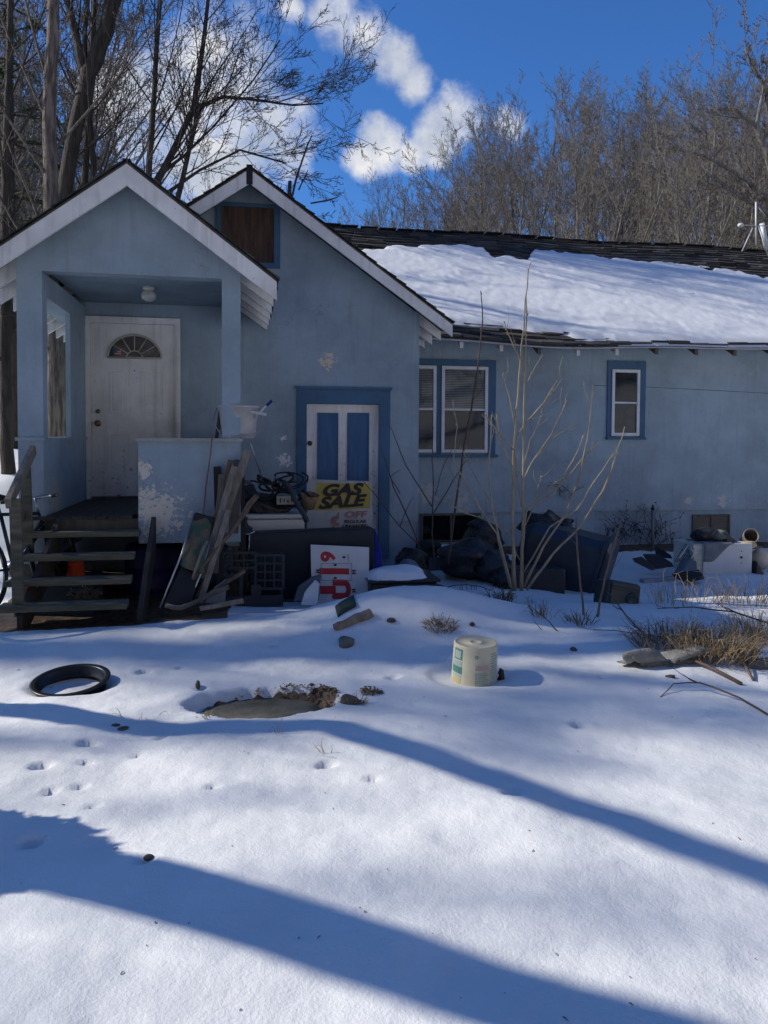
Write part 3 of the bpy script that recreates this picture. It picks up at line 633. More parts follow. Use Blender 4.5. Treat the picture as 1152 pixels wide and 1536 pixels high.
# ================================================================== TREES
def barkM(name, c1, c2, sc_=6.):
    return pm(name, c1, c2, scale=sc_ * 2.2, stretch=(1, 1, .14), bump=1., bscale=42, rough=.95, dist=.05, lo=.42, hi=.58)
barkG = barkM('grey_bark', (.24,.215,.185), (.12,.105,.09)); barkD = barkM('backlit_dark_bark', (.085,.068,.052), (.045,.037,.03)); twigM = pm('twig_bark', (.20,.17,.14), (.125,.105,.085), bump=0, scale=2.)  # barkD is darkened for the backlit left trees, shade in the colour
twigD = pm('backlit_twig_bark', (.07,.052,.042), (.045,.035,.03), bump=0, scale=2.)  # twigs of the backlit left trees, their shade put into the colour
def rperp(d, rr):
    v = Vector((rr.gauss(0,1), rr.gauss(0,1), rr.gauss(0,1))); v -= d * v.dot(d)
    return v.normalized()
def branch_pts(p, d, L, n, wob, up, rr):
    pts = [Vector(p)]; d = Vector(d).normalized()
    for i in range(n):
        d = (d + rperp(d, rr) * wob + Vector((0, 0, up))).normalized(); pts.append(pts[-1] + d * (L / n))
    return pts
def along(pts, t):
    k = t * (len(pts) - 1); i = min(int(k), len(pts) - 2); f = k - i
    return pts[i].lerp(pts[i+1], f), (pts[i+1] - pts[i]).normalized()
def grow(tr, tw, pts, r0, r1, lvl, spec, rr, rmin):
    """spec[lvl] = (count, tmin, length factor range, angle range, points, wobble, up)"""
    n = len(pts); rs = [max(rmin, r0 + (r1 - r0) * i / (n - 1)) for i in range(n)]
    mb = tr if lvl <= 1 else tw
    mb.tube(pts, rs, (10 if lvl == 0 else 6) if lvl <= 1 else (4 if lvl == 2 else 3), cap=False)
    if lvl >= len(spec): return
    cnt, tmin, lf, an, npt, wob, up = spec[lvl]
    L = sum((pts[i+1] - pts[i]).length for i in range(n - 1))
    for k in range(cnt):
        t = tmin + (1 - tmin) * ((k + rr.random()) / cnt) ** .9; t = min(t, .985)
        p, d = along(pts, t); a = R(rr.uniform(*an)); side = rperp(d, rr)
        if lvl == 0 and d.z > .5: side.z = abs(side.z) * .3
        nd = (d * math.cos(a) + side * math.sin(a)).normalized()
        l = L * rr.uniform(*lf) * (1.15 - .6 * t if lvl == 0 else 1 - .35 * t)
        rp = max(rmin, (r0 + (r1 - r0) * t) * rr.uniform(.4, .62))
        grow(tr, tw, branch_pts(p, nd, l, npt, wob, up, rr), rp, max(rmin, rp * .3), lvl + 1, spec, rr, rmin)
SPEC_F = [(13, .3, (.28, .48), (18, 42), 5, .10, .09), (7, .2, (.26, .46), (22, 48), 4, .12, .07), (6, .15, (.3, .5), (22, 50), 3, .16, .05), (3, .2, (.35, .6), (20, 50), 2, .15, .03)]
def tree_mesh(seed, H, r, lean=(0, 0), spec=SPEC_F, rmin=.008, forks=1):
    rr = random.Random(seed); tr = MB(); tw = MB()
    for f in range(forks):
        d = Vector((lean[0] + rr.uniform(-.1, .1), lean[1] + rr.uniform(-.1, .1), 1)) if forks == 1 else Vector((rr.uniform(-.32, .32), rr.uniform(-.32, .32), 1))
        pts = branch_pts((0, 0, -.6), d, H * rr.uniform(.85, 1) + .6, 9, .07, .03, rr)
        grow(tr, tw, pts, r * (1 if forks == 1 else .75), r * .12, 0, spec, rr, rmin)
    return tr, tw
def mk_tree(name, tr, tw, bark, twig, label, loc, group=None):
    t = thing(name, label, 'tree', loc, group)
    M = Vector(loc); tr.v = [(a + M.x, b + M.y, c + M.z) for a, b, c in tr.v]; tw.v = [(a + M.x, b + M.y, c + M.z) for a, b, c in tw.v]
    tr.build('trunk', bark, t); tw.build('crown', twig, t); return t
def copy_tree(t, loc, rz, s, label, group):
    r = t.copy(); C.objects.link(r); r.location = loc; r.rotation_euler = (0, 0, rz); r.scale = (s, s, s); r['label'] = label; r['group'] = group
    for ch in t.children: c = ch.copy(); C.objects.link(c); c.parent = r
    return r
protos = []
for k in range(7):
    tr, tw = tree_mesh(100 + k, 15, (.17, .22, .15, .2, .16, .13, .2)[k], forks=(1, 1, 3, 1, 2, 1, 2)[k], rmin=.0085)
    protos.append((tr, tw))
roots = [None] * 7
def put(k, x, y, s, rz, label, group):
    z = gz(x, y) if y < 30 else float(G(x, y, False))
    if roots[k] is None:
        roots[k] = mk_tree('bare_tree', *protos[k], barkG, twigM, label, (x, y, z), group); o = roots[k]; o.rotation_euler = (0, 0, rz); o.scale = (s,) * 3
    else: o = copy_tree(roots[k], (x, y, z), rz, s, label, group)
    return o
rr = random.Random(11)
# woods behind the wing: depth rows, px position -> world, height chosen so that the wood's top line follows the photograph's hill
GW = 'bare trees on the wooded hill behind the wing'; LW = 'one of the many bare grey trees crowding the wooded hill behind the long wing'
topx = [440, 520, 580, 640, 700, 740, 800, 860, 940, 960, 1020, 1080, 1152, 1300]; topy = [330, 300, 262, 240, 225, 160, 128, 112, 118, 150, 112, 98, 85, 70]
rows = [(26, 700, 1280, 110), (33, 480, 1260, 60), (42, 470, 1260, 44), (54, 460, 1260, 36), (70, 460, 1260, 30)]
for (D, a, b, step) in rows:
    px = a + rr.uniform(0, step)
    while px < b:
        d = D * rr.uniform(.92, 1.1); p = PD(px, 655, d); ty = np.interp(px, topx, topy) + rr.uniform(-6, 45) + (0 if D > 30 else 30)
        ztop = CAMZ + (655 - ty) / F * d; z = float(G(p.x, p.y, False)); s = (ztop - z) / 17.4
        if s > .25: put(rr.randrange(7), p.x, p.y, min(s, 1.7), rr.uniform(0, 6.28), LW, GW)
        px += step * rr.uniform(.6, 1.4)
# woods at the far left, seen past and through the porch
GL_ = 'bare trees in the woods left of the porch'; LL = 'one of the bare dark trees standing on the snowy slope left of the porch'
for i in range(40):
    px = rr.choice((rr.uniform(-60, 120), rr.uniform(-220, 480))); d = rr.uniform(19, 60); p = PD(px, 655, d)
    if p.y < 19.5: continue
    z = float(G(p.x, p.y, False)); put(rr.randrange(7), p.x, p.y, rr.uniform(.45, .85) if px > 250 else rr.uniform(.6, 1.15), rr.uniform(0, 6.28), LL, GL_)
# ---- the named trees at the left, traced from their trunks in the photograph
def px_tree(name, label, stems, Y, bark, twig, spec, seed, rmin=.0038, base=None, group=None, cat='tree', crown=True, up=None):
    """stems: list of [(px,py,width_px)...] from the base upwards"""
    rr = random.Random(seed); tr = MB(); tw = MB()
    p0 = PY(stems[0][0][0], stems[0][0][1], Y); loc = (p0.x, p0.y, gz(p0.x, p0.y)) if base is None else base
    for k, st in enumerate(stems):
        pts = []; rs = []
        for j, s_ in enumerate(st):
            x, y, w = s_[:3]; yy = Y + (s_[3] if len(s_) > 3 else 0); p = PY(x, y, yy); pts.append(p); rs.append(w / 2 / F * p.y * (.78 if x < 600 else .97))
        if k == 0: b = Vector((pts[0].x - (pts[1].x - pts[0].x) * .2, pts[0].y, loc[2] - .3)); pts = [b] + pts; rs = [rs[0] * 1.2] + rs
        # refine
        P2 = []; R2 = []
        for i in range(len(pts) - 1):
            for q in range(3):
                f = q / 3; P2.append(pts[i].lerp(pts[i+1], f) + (Vector((rr.uniform(-1,1), rr.uniform(-1,1), 0)) * rs[i] * .25 if q else Vector((0,0,0)))); R2.append(rs[i] * (1-f) + rs[i+1] * f)
        P2.append(pts[-1]); R2.append(rs[-1])
        tr.tube(P2, [max(r_, rmin) for r_ in R2], 12, cap=False)
        if spec:
            cnt, tmin, lf, an, npt, wob, upv = spec[0]
            for c in range(cnt):
                t = tmin + (1 - tmin) * (c + rr.random()) / cnt; t = min(t, .99); p, d = along(P2, t)
                r_ = R2[min(len(R2)-1, int(t * (len(R2)-1)))]; side = rperp(d, rr); side.y *= .6; side.normalize(); a = R(rr.uniform(*an))
                nd = (d * math.cos(a) + side * math.sin(a)).normalized(); rb = max(rmin, min(r_ * .3, .022)); l = rr.uniform(*lf)
                grow(tr, tw, branch_pts(p, nd, l, npt, wob, upv, rr), rb, max(rmin, rb * .25), 1, spec, rr, rmin)
    t = thing(name, label, cat, loc, group); tr.build('trunk', bark, t)
    if tw.v: tw.build('crown', twig, t)
    return t
SP_L = [(13, .25, (2.2, 4.5), (25, 65), 5, .06, .05), (7, .15, (.25, .45), (22, 50), 4, .09, .04), (5, .15, (.3, .5), (22, 50), 3, .12, .02), (3, .2, (.4, .6), (20, 50), 2, .12, 0)]
def sp(n, lo, hi): return [(n, .2, (lo, hi), (16, 48), 6, .045, .06)] + SP_L[1:]
px_tree('bare_tree', 'thick grey trunk rising straight up behind the left slope of the porch roof', [[(84, 660, 42), (82, 480, 36), (76, 300, 26), (74, 180, 23), (80, 0, 21), (84, -150, 18), (84, -330, 12)]], 12.0, barkM('flaking_bark', (.26,.21,.165), (.10,.08,.065), 9.), twigD, sp(12, 2, 4), 1)
px_tree('bare_tree', 'large dark forked tree leaning right above the porch roof', [[(60, 640, 38), (88, 330, 28), (112, 200, 25), (132, 110, 28), (160, 45, 27), (185, -40, 22), (220, -190, 20), (240, -360, 8)], [(128, 120, 18), (118, 70, 14), (100, 0, 11), (80, -120, 10), (70, -230, 5)], [(126, 105, 12), (127, 50, 8), (132, -10, 8), (150, -150, 5)]], 15.5, barkD, twigD, sp(9, 2, 4.5), 2)
px_tree('bare_tree', 'slim double stemmed dark tree just right of the forked one', [[(125, 400, 14), (128, 250, 12), (135, 150, 10), (140, 40, 9), (150, -100, 7)], [(146, 400, 13), (141, 250, 11), (134, 170, 9)]], 16.5, barkD, twigD, sp(10, 1.5, 3), 3)
px_tree('bare_tree', 'thin tree with one upright stem behind the porch peak', [[(214, 420, 13), (224, 240, 11), (232, 130, 9), (240, 0, 8), (246, -120, 6)]], 15, barkD, twigD, sp(14, 1.5, 3.5), 4)
px_tree('bare_tree', 'wide twiggy tree between the two roof peaks with branches reaching right', [[(232, 430, 18), (236, 270, 14), (265, 215, 11), (292, 160, 11), (300, 100, 9), (310, 20, 7), (322, -90, 4)], [(266, 300, 10), (285, 220, 8), (296, 170, 8)], [(292, 162, 9), (335, 145, 6), (385, 150, 5), (440, 158, 3.5), (485, 155, 2.5)], [(240, 262, 8), (275, 235, 5), (320, 190, 4), (380, 120, 3), (420, 60, 2.5)], [(250, 290, 7), (300, 255, 5), (360, 225, 4), (430, 245, 3)]], 15, barkD, twigD, sp(13, 1.0, 2.3), 5, rmin=.004)
px_tree('bare_tree', 'thin crooked tree at the left picture edge among the pines', [[(10, 640, 22), (8, 300, 16), (12, 150, 12), (16, 0, 10), (20, -120, 8)]], 13, barkD, twigD, sp(12, 1.2, 2.8), 6)
px_tree('dead_tree', 'broken grey stub with thin bare shoots behind the tall gable', [[(434, 480, 9), (435, 300, 8), (435, 272, 7)], [(437, 300, 4), (446, 262, 4), (462, 215, 3), (468, 203, 2)], [(448, 285, 3), (459, 262, 2), (462, 255, 1.5)], [(466, 305, 3), (490, 301, 3), (506, 296, 2)]], 15, barkD, twigD, None, 7)
px_tree('bare_tree', 'pale branched tree reaching in from the right picture edge above the aerial', [[(1190, 520, 26), (1172, 300, 20), (1150, 225, 12), (1134, 190, 9), (1105, 165, 5)], [(1172, 320, 10), (1120, 270, 7), (1060, 235, 5), (1010, 220, 3)], [(1170, 330, 9), (1120, 300, 7), (1060, 260, 5)], [(1170, 280, 9), (1148, 130, 7), (1125, 95, 4), (1118, 70, 3)], [(1134, 192, 6), (1142, 150, 5), (1148, 120, 3)]], 24, barkG, twigM, sp(6, .6, 1.5), 8, rmin=.010)
# ---- trees standing left of the photograph's frame whose shade falls across the yard
def shade_tree(label, T1, T2, r, seed, spec, top=13):
    T1 = Vector(T1); T2 = Vector(T2); d = (T2 - T1) / (T2.z - T1.z); z0 = gz(T1.x, T1.y) - .3
    b = T1 + d * (z0 - T1.z); pts = [b] + [b + d * (top * k / 7) + Vector((random.uniform(-.05,.05), random.uniform(-.05,.05), 0)) for k in range(1, 8)]
    rr = random.Random(seed); tr = MB(); tw = MB(); grow(tr, tw, pts, r, r * .5, 0, spec, rr, .008)
    t = thing('bare_tree', label, 'tree', (b.x, b.y, b.z + .3)); tr.build('trunk', barkG, t); tw.build('crown', twigM, t)
hx = sdir.x / sdir.z; hy = sdir.y / sdir.z
def lift(px, py, h, gzv=.03):
    p = PZ(px, py, gzv); return (p.x + hx * (h - gzv), p.y + hy * (h - gzv), h)
SH1 = [(7, .62, (.18, .3), (35, 70), 4, .15, .05), (6, .2, (.3, .5), (25, 60), 3, .18, .03), (5, .15, (.35, .55), (25, 60), 2, .2, 0)]
def bent_tree():
    pts = [Vector(lift(*q)) for q in ((-420, 1035, .1), (0, 1062, 1.7), (270, 1090, 2.7), (500, 1085, 3.5), (820, 1190, 4.7), (1152, 1308, 5.8), (1500, 1430, 7.), (1800, 1500, 9.))]
    b = pts[0]; pts = [b - Vector((0, 0, .4))] + pts; rr = random.Random(31); tr = MB(); tw = MB(); Q = []
    for i in range(len(pts) - 1):
        for k in range(3): Q.append(pts[i].lerp(pts[i+1], k / 3) + Vector((rr.uniform(-.02,.02), rr.uniform(-.02,.02), 0)))
    grow(tr, tw, Q, .115, .08, 0, [(5, .86, (.1, .16), (35, 70), 4, .15, .05)] + SH1[1:], rr, .008); t = thing('bare_tree', 'slim crooked leaning tree left of the yard', 'tree', b); tr.build('trunk', barkG, t); tw.build('crown', twigM, t)
bent_tree()
shade_tree('stout tree left of the yard', lift(270, 1342, 3.0), lift(950, 1540, 5.0), .18, 32, SH1, 11)

for i in range(30):  # unseen trees added to darken window reflections and lower the sky light
    a = R(rr.uniform(80, 280)); d = rr.uniform(13, 30); put(rr.randrange(7), math.sin(a) * d, math.cos(a) * d, rr.uniform(.8, 1.2), rr.uniform(0, 6.28), 'one of the unseen bare trees added across the yard to dim windows and sky light', 'added unseen bare trees facing the house')

for i in range(5):
    d = 18 + 4 * i; a = SUN_AZ + R(rr.uniform(-9, 9)); ox, oy = rr.uniform(-1, 4), rr.uniform(0, 5)
    put(rr.randrange(7), ox + math.sin(a) * d, oy + math.cos(a) * d, rr.uniform(1.25, 1.7), rr.uniform(0, 6.28), 'one of the tall bare trees on the slope left of the yard', 'tall bare trees left of the yard')

# unseen shrub added left of the frame, shaped to cast the lower left shadow lobe
def yew():
    rr = random.Random(77); b = (-2.36, 3.52); z = gz(*b); t = thing('added_evergreen_shrub', 'unseen evergreen shrub added left of the yard for its shade', 'shrub', (b[0], b[1], z)); tr = MB(); cr = MB()
    for k in range(7):
        d = Vector((rr.uniform(-.5,.5), rr.uniform(-.5,.5), 1)).normalized(); tr.tube([(b[0], b[1], z - .1), Vector((b[0], b[1], z)) + d * .9], [.02, .008], 5)
    for k in range(9000):
        u = rr.uniform(-1, 1); a = rr.uniform(0, 6.28); q = rr.random() ** .25; R_ = .36 * (1 + .35 * float(vn(math.cos(a) * 1.5 + 4, u * 1.5 + math.sin(a), 1.6)))
        p = Vector((b[0] + R_ * q * math.sqrt(1-u*u) * math.cos(a), b[1] + R_ * q * math.sqrt(1-u*u) * math.sin(a), z + .72 + .62 * q * u * (1 + .3 * float(vn(a, u, 2.)))))
        v = Vector((rr.gauss(0,1), rr.gauss(0,1), rr.gauss(0,1))).normalized() * .05; w = v.cross(Vector((rr.gauss(0,1), rr.gauss(0,1), rr.gauss(0,1)))).normalized() * .022; cr.add([p - v, p - w, p + v, p + w], [(0,1,2,3)])
    tr.build('stem', barkD, t); cr.build('foliage', pm('yew_needles', (.03,.055,.025), (.05,.08,.03), bump=0), t)
yew()
# ================================================================== THINGS IN THE YARD
def black(name='black_plastic', c=(.018,.02,.023), r=.45): return pm(name, c, tuple(x*1.6 for x in c), rough=r, bump=.08)
wood1 = pm('grey_weathered_lumber', (.24,.205,.165), (.13,.11,.09), scale=5, stretch=(5,5,.7), bump=.4); wood2 = pm('brown_lumber', (.15,.10,.065), (.075,.055,.04), scale=5, stretch=(5,5,.7), bump=.4)
mossW = pm('mossy_grey_wood', (.15,.135,.10), (.07,.07,.045), scale=4, stretch=(.8,5,5), bump=.4, rough=.9)
whiteE = pm('white_enamel_panel', (.62,.63,.64), (.54,.54,.54), rough=.4, bump=.03, scale=3)
rustE = pm('rusty_white_enamel', (.60,.59,.57), (.25,.15,.09), rough=.5, bump=.05, scale=5, lo=.55, hi=.75)
chrome = pm('dull_steel', (.45,.45,.45), rough=.35, metal=.8, bump=.03)
rub = black('black_rubber', (.014,.014,.015), .7); navy = pm('dark_navy_laminate', (.018,.026,.04), (.012,.018,.028), rough=.55, bump=.05)
pm('black_bag_film', (.014,.015,.018), (.03,.032,.036), rough=.38, bump=1., bscale=9., dist=.05)
def rect(x0, y0, x1, y1, Y):
    a, b = PY(x0, max(y0, y1), Y), PY(x1, min(y0, y1), Y); return a.x, b.x, a.z, b.z
def onwall(name, mb): pass
def disp(mb, amp, s=6.):
    out = []
    for (x, y, z) in mb.v:
        n = float(vn(x + z * 3, y - z * 2, s)) + .5 * float(vn(x - z, y + 2*z, s * 2.3)); out.append((x + n * amp, y + amp * float(vn(y + 7, z * 3, s)), z + amp * float(vn(x + 3, z + y, s))))
    mb.v = out
def blob(c, r, n=14, amp=.05, s=5., flat=True):
    mb = MB(); vs = []; fs = []
    for i in range(n + 1):
        th = math.pi * i / n
        for j in range(2 * n): ph = math.pi * j / n; vs.append(Vector(c) + Vector((r[0]*math.sin(th)*math.cos(ph), r[1]*math.sin(th)*math.sin(ph), r[2]*math.cos(th))))
    for i in range(n):
        for j in range(2 * n): k = (j+1) % (2*n); fs.append((i*2*n+j, (i+1)*2*n+j, (i+1)*2*n+k, i*2*n+k))
    mb.add(vs, fs, True); disp(mb, amp, s); return mb
def snowcap(c, sx, sy, h, label, rot=0, n=22, edge=.92, onto='snow'):
    """a pillow of snow with a ragged rim lying on something"""
    mb = MB(); vs = []; fs = []; m = Matrix.Rotation(rot, 3, 'Z')
    for i in range(n + 1):
        for j in range(n + 1):
            u = 2 * i / n - 1; v = 2 * j / n - 1; d = max(abs(u), abs(v)); e = (abs(u) ** 3 + abs(v) ** 3)
            z = h * (1 - min(1, e)) ** .45 if e < 1 else 0
            p = m @ Vector((u * sx * (1 + .12 * float(vn(v * 3 + c[0], 2, 1.5))), v * sy * (1 + .12 * float(vn(u * 3 + c[1], 5, 1.5))), 0)); vs.append(Vector(c) + p + Vector((0, 0, z * (1 + .5 * float(vn(p.x, p.y, 6.))) - .004)))
    for i in range(n):
        for j in range(n): a = i*(n+1)+j; fs.append((a, a+n+1, a+n+2, a+1))
    mb.add(vs, fs, True); return solo(mb, 'snow_cap', snowM, label, 'snow', kind=None)
snowM = pm('piled_snow', (.80,.81,.83), (.74,.75,.78), rough=.6, bump=.35, bscale=50)
_fc = {}
def text_mb(mb, s, size, O, U, V, mi=0, bold=.0, shear=0., ext=.0015, sx=1.0):
    """lettering: U = reading direction, V = up; placed centred on O"""
    cu = bpy.data.curves.new('t', 'FONT'); cu.body = s; cu.size = size; cu.align_x = 'CENTER'; cu.align_y = 'CENTER'; cu.offset = bold; cu.shear = shear; cu.resolution_u = 4; cu.extrude = ext
    o = bpy.data.objects.new('t', cu); C.objects.link(o); bpy.context.view_layer.update()
    me = bpy.data.meshes.new_from_object(o.evaluated_get(bpy.context.evaluated_depsgraph_get()))
    U = nrm(U); V = nrm(V); N = U.cross(V); O = Vector(O); k = mb.mi; mb.mi = mi
    mb.add([O + U * v.co.x * sx + V * v.co.y + N * v.co.z for v in me.vertices], [tuple(p.vertices) for p in me.polygons]); mb.mi = k
    bpy.data.objects.remove(o); bpy.data.curves.remove(cu); bpy.data.meshes.remove(me)

# ---- wooden steps with a handrail
def steps():
    t = thing('wooden_steps', 'open wooden steps with mossy treads and a grey handrail in front of the porch', 'steps', (-1.35, 6.5, .1))
    xr0 = XA(200, 7.0)
    rowsT = [(6.34, 912, -9, 190), (6.56, 873, 5, 196), (6.78, 835, 30, 201), (7.0, 800, 18, 208)]
    for Y, py, a, b in rowsT:
        p, q = PY(a, py, Y), PY(b, py, Y); m = MB(); z = p.z
        m.bb(p.x, q.x, Y, Y + .10, z - .045, z); m.bb(p.x + .01, q.x - .01, Y + .11, Y + .21, z - .047, z - .002); m.build('tread', mossW, t, bevel=.004)
    for px_ in (24, 205):
        a = PY(px_, 925, 6.4); b = PY(px_, 800, 7.18); b.x = a.x + (.03 if px_ > 100 else .12); m = MB()
        m.prism([(a.x, 6.42, -.05), (a.x, 6.42, .17), (b.x, 7.2, .86), (b.x, 7.2, .52)], (.04, 0, 0)); m.build('stringer', flw, t)
    m = MB(); p = PY(25, 748, 6.45); q = PY(28, 905, 6.45); m.beam((q.x, 6.45, q.z), (p.x - .01, 6.45, p.z), .085, .05, (0, 1, 0)); m.build('rail_post', mossW, t, bevel=.003)
    m = MB(); p = PY(38, 700, 7.05); q = PY(43, 830, 7.05); m.beam(q, p, .08, .05, (0, 1, 0)); m.build('rail_post', mossW, t, bevel=.003)
    m = MB(); m.beam(PY(12, 756, 6.41), PY(50, 674, 7.14), .045, .09); m.build('handrail', wood1, t, bevel=.003)
    m = MB(); m.beam(PY(20, 770, 6.46), PY(36, 776, 7.1), .03, .08); m.build('rail_brace', mossW, t)
steps()
# under the steps
def cup():
    p = PY(114, 870, 7.05); z = p.z; top = PY(114, 841, 7.05).z; m = MB(); m.lathe([(0, top), (.058, top), (.085, z + .0), (.088, z + .0)], (p.x, 7.05, 0), 24); zb = z
    t = thing('plastic_cup', 'upturned red orange plastic cup on a box seen between the porch steps', 'cup', (p.x, 7.0, z)); m.build('cup_body', pm('orange_plastic', (.75,.10,.03), (.55,.07,.03), rough=.5, bump=.05), t)
    m = MB(); m.lathe([(.06, top - .012), (.075, top - .02), (.06, top - .03)], (p.x, 7.05, 0), 24); m.build('rim', pm('orange_plastic', (.75,.10,.03)), t, bevel=.01)
cup()
def pot(px_, py, Y, r, h, mat, name, label, cat, tilt=(0,0,0)):
    p = PY(px_, py, Y); M = Matrix.Translation(p) @ Euler(tilt).to_matrix().to_4x4(); m = MB(M)
    m.lathe([(0, 0), (r*.72, 0), (r*.95, h*.8), (r*1.08, h*.8), (r*1.08, h), (r*.95, h), (r*.9, h*.8), (r*.68, .02), (0, .02)], (0,0,0), 28); return solo(m, name, mat, label, cat)
pot(40, 903, 6.72, .085, .15, pm('terracotta', (.50,.20,.11), (.36,.15,.09), rough=.8), 'flower_pot', 'terracotta pot behind the second lowest step', 'flower pot')
def drum(px_, py0, py1, Y, r, mat, label, name='plastic_drum'):
    a = PY(px_, py0, Y); b = PY(px_, py1, Y); h = b.z - a.z; m = MB()
    m.lathe([(0,0),(r*.93,0),(r,.03),(r*1.0,h*.3),(r*1.03,h*.32),(r*1.03,h*.35),(r,h*.37),(r,h*.62),(r*1.03,h*.64),(r*1.03,h*.67),(r,h*.69),(r,h*.93),(r*.92,h),(r*.3,h),(0,h-.01)], (a.x, Y, a.z), 32); return solo(m, name, mat, label, 'drum')
drum(232, 905, 815, 7.9, .28, pm('deep_blue_plastic', (.012,.018,.10), (.01,.014,.07), rough=.5), 'dark blue plastic drum tucked under the porch beside the steps')
m = MB(); p = PY(90, 905, 7.1); m.bb(p.x - .35, p.x + .30, 6.98, 7.5, gz(p.x, 7.0) - .03, PY(114, 870, 7.05).z - .001); solo(m, 'storage_box', pm('dark_teal_box', (.03,.05,.06), rough=.6), 'dark storage box lying under the porch behind the steps', 'box', bevel=.02)
m = MB()
for i in range(46):
    p = PY(128 + random.uniform(-16, 22), 893 + random.uniform(-4, 5), 6.95); d = Vector((random.uniform(-1,1), random.uniform(-1,1), random.uniform(0,.8))).normalized() * random.uniform(.04,.12); m.tube([p, p + d*.5 + Vector((0,0,.02)), p + d], .006, 4)
solo(m, 'brush_pile', wood1, 'small heap of broken sticks under the porch steps', 'sticks')
# ---- bicycle at the left edge
def bicycle():
    t = thing('bicycle', 'old bicycle leaning against the left side of the porch steps', 'bicycle', (-2.45, 6.75, .2))
    O = PY(-6, 905, 6.75); z0 = O.z - .02; ax = Vector((.35, .93, 0)).normalized(); up = Vector((-.14, 0.02, 1)).normalized()
    def Q(a, h): return Vector((O.x + .02, 6.4, z0)) + ax * a + up * h
    for a in (.0, .98):
        w = MB(); c = Q(a, .33); pts = [c + ax * .32 * math.cos(2*math.pi*i/30) + up * .32 * math.sin(2*math.pi*i/30) for i in range(31)]; w.tube(pts, .02, 8); wo = w.build('wheel', rub, t)
        s = MB()
        for i in range(14): s.tube([c, c + ax * .3 * math.cos(2*math.pi*i/14) + up * .3 * math.sin(2*math.pi*i/14)], .0016, 4)
        s.tube([c + ax * .295 * math.cos(2*math.pi*i/30) + up * .295 * math.sin(2*math.pi*i/30) for i in range(31)], .008, 6); s.build('rim', chrome, wo)
    f = MB(); bb = Q(.42, .30); st = Q(.36, .76); hd = Q(.86, .72); hb = Q(.90, .60)
    for a, b, r in ((bb, st, .016), (st, hd, .015), (bb, hb, .018), (bb, Q(0, .33), .011), (st, Q(0, .33), .009), (hd, Q(.98, .33), .013)): f.tube([a, b], r, 8)
    f.build('frame', pm('worn_dark_paint', (.05,.055,.06), (.02,.02,.022), rough=.4, metal=.4), t)
    h = MB(); si = ax.cross(up); hp = Q(.84, .86); h.tube([hd, hp], .012, 8); h.tube([hp + si * .27 - ax*.1, hp + si * .12 + ax*.03, hp - si * .12 + ax*.03, hp - si * .27 - ax*.1], .011, 8); h.build('handlebar', chrome, t)
    g = MB(); g.tube([hp + si*.27 - ax*.1, hp + si*.2 - ax*.04], .017, 8); g.tube([hp - si*.27 - ax*.1, hp - si*.2 - ax*.04], .017, 8); g.build('grip', rub, t)
    s = MB(); s.tube([st, Q(.34,.88)], .012, 8); s.build('seat_post', chrome, t)
    s = MB(); s.tube([Q(.20,.89), Q(.28,.90), Q(.38,.90), Q(.48,.89)], [.065,.06,.03,.015], 10); s.build('saddle', rub, t)
    s = MB(); s.tube([bb - si*.05, bb + si*.05], .07, 16); s.tube([bb - si*.05, bb - si*.07 + ax*.16], .01, 6); s.build('crank', chrome, t)
bicycle()
# ---- things on the porch wall
def pail():
    p = PY(359, 657, 7.42); t = thing('pail', 'grey white pail behind the right porch post on top of the wall', 'pail', p); b = zL + .003
    m = MB(); m.lathe([(0, 0), (.145, 0), (.165, .05), (.19, .29), (.197, .29), (.197, .305), (.182, .305), (.16, .05), (0, .02)], (p.x - .01, 7.42, b), 32); m.build('pail_body', pm('grubby_white_plastic', (.52,.50,.49), (.42,.40,.39), rough=.5, bump=.05), t)
    m = MB(); c = Vector((p.x - .01, 7.42, b + .28)); m.tube([c + Vector((.195, 0, 0)), c + Vector((.225, -.03, -.05)), c + Vector((.215, -.07, -.18)), c + Vector((.14, -.16, -.25)), c + Vector((0, -.2, -.26)), c + Vector((-.16, -.14, -.25)), c + Vector((-.235, -.05, -.12)), c + Vector((-.2, 0, 0))], .006, 8); m.build('handle', pm('grey_wire', (.3,.3,.3), rough=.4), t)
pail()
m = MB(); a = PY(381, 627, 7.32); b = PY(400, 608, 7.22); e = PY(408, 601, 7.2)
t = thing('brush', 'white brush with a blue grip poking out of the pail', 'brush', a); m.tube([a, b], .010, 8); m.build('handle', pm('white_plastic', (.6,.6,.6)), t); m = MB(); m.tube([b, e], .014, 10); m.build('grip', pm('blue_grip', (.01,.02,.18), rough=.4), t)
m = MB(); m.tube([PY(355, 614, 7.33), PY(380, 618, 7.28), PY(399, 622, 7.25)], [.012, .014, .015], 8); solo(m, 'plastic_pipe', pm('white_plastic', (.6,.6,.6)), 'short white pipe lying across the rim of the pail', 'pipe')
m = MB(); a, b = PY(322, 653, 7.38), PY(328, 615, 7.38); m.prism([(a.x, 7.36, zL+.002), (a.x + .03, 7.36, zL+.002), (b.x + .03, 7.36, b.z), (b.x, 7.36, b.z)], (0, .14, 0)); solo(m, 'cooking_tray', black(), 'thin black tray standing on edge left of the pail', 'tray', bevel=.004)
m = MB(); m.tube([PY(318, 657, YP - .04), PY(316, 680, YP - .035), PY(309, 730, YP - .03), PY(303, 790, YP - .06), PY(299, 830, YP - .14)], .005, 6); solo(m, 'red_cord', pm('faded_red_cord', (.30,.09,.07), (.18,.07,.06)), 'thin faded red cord hanging down the front of the porch wall', 'cord')
m = MB(); m.tube([PY(375, 664, 7.5), PY(393, 717, 7.9)], .006, 6); solo(m, 'metal_rod', chrome, 'thin white rod leaning behind the porch post down to the junk heap', 'rod')
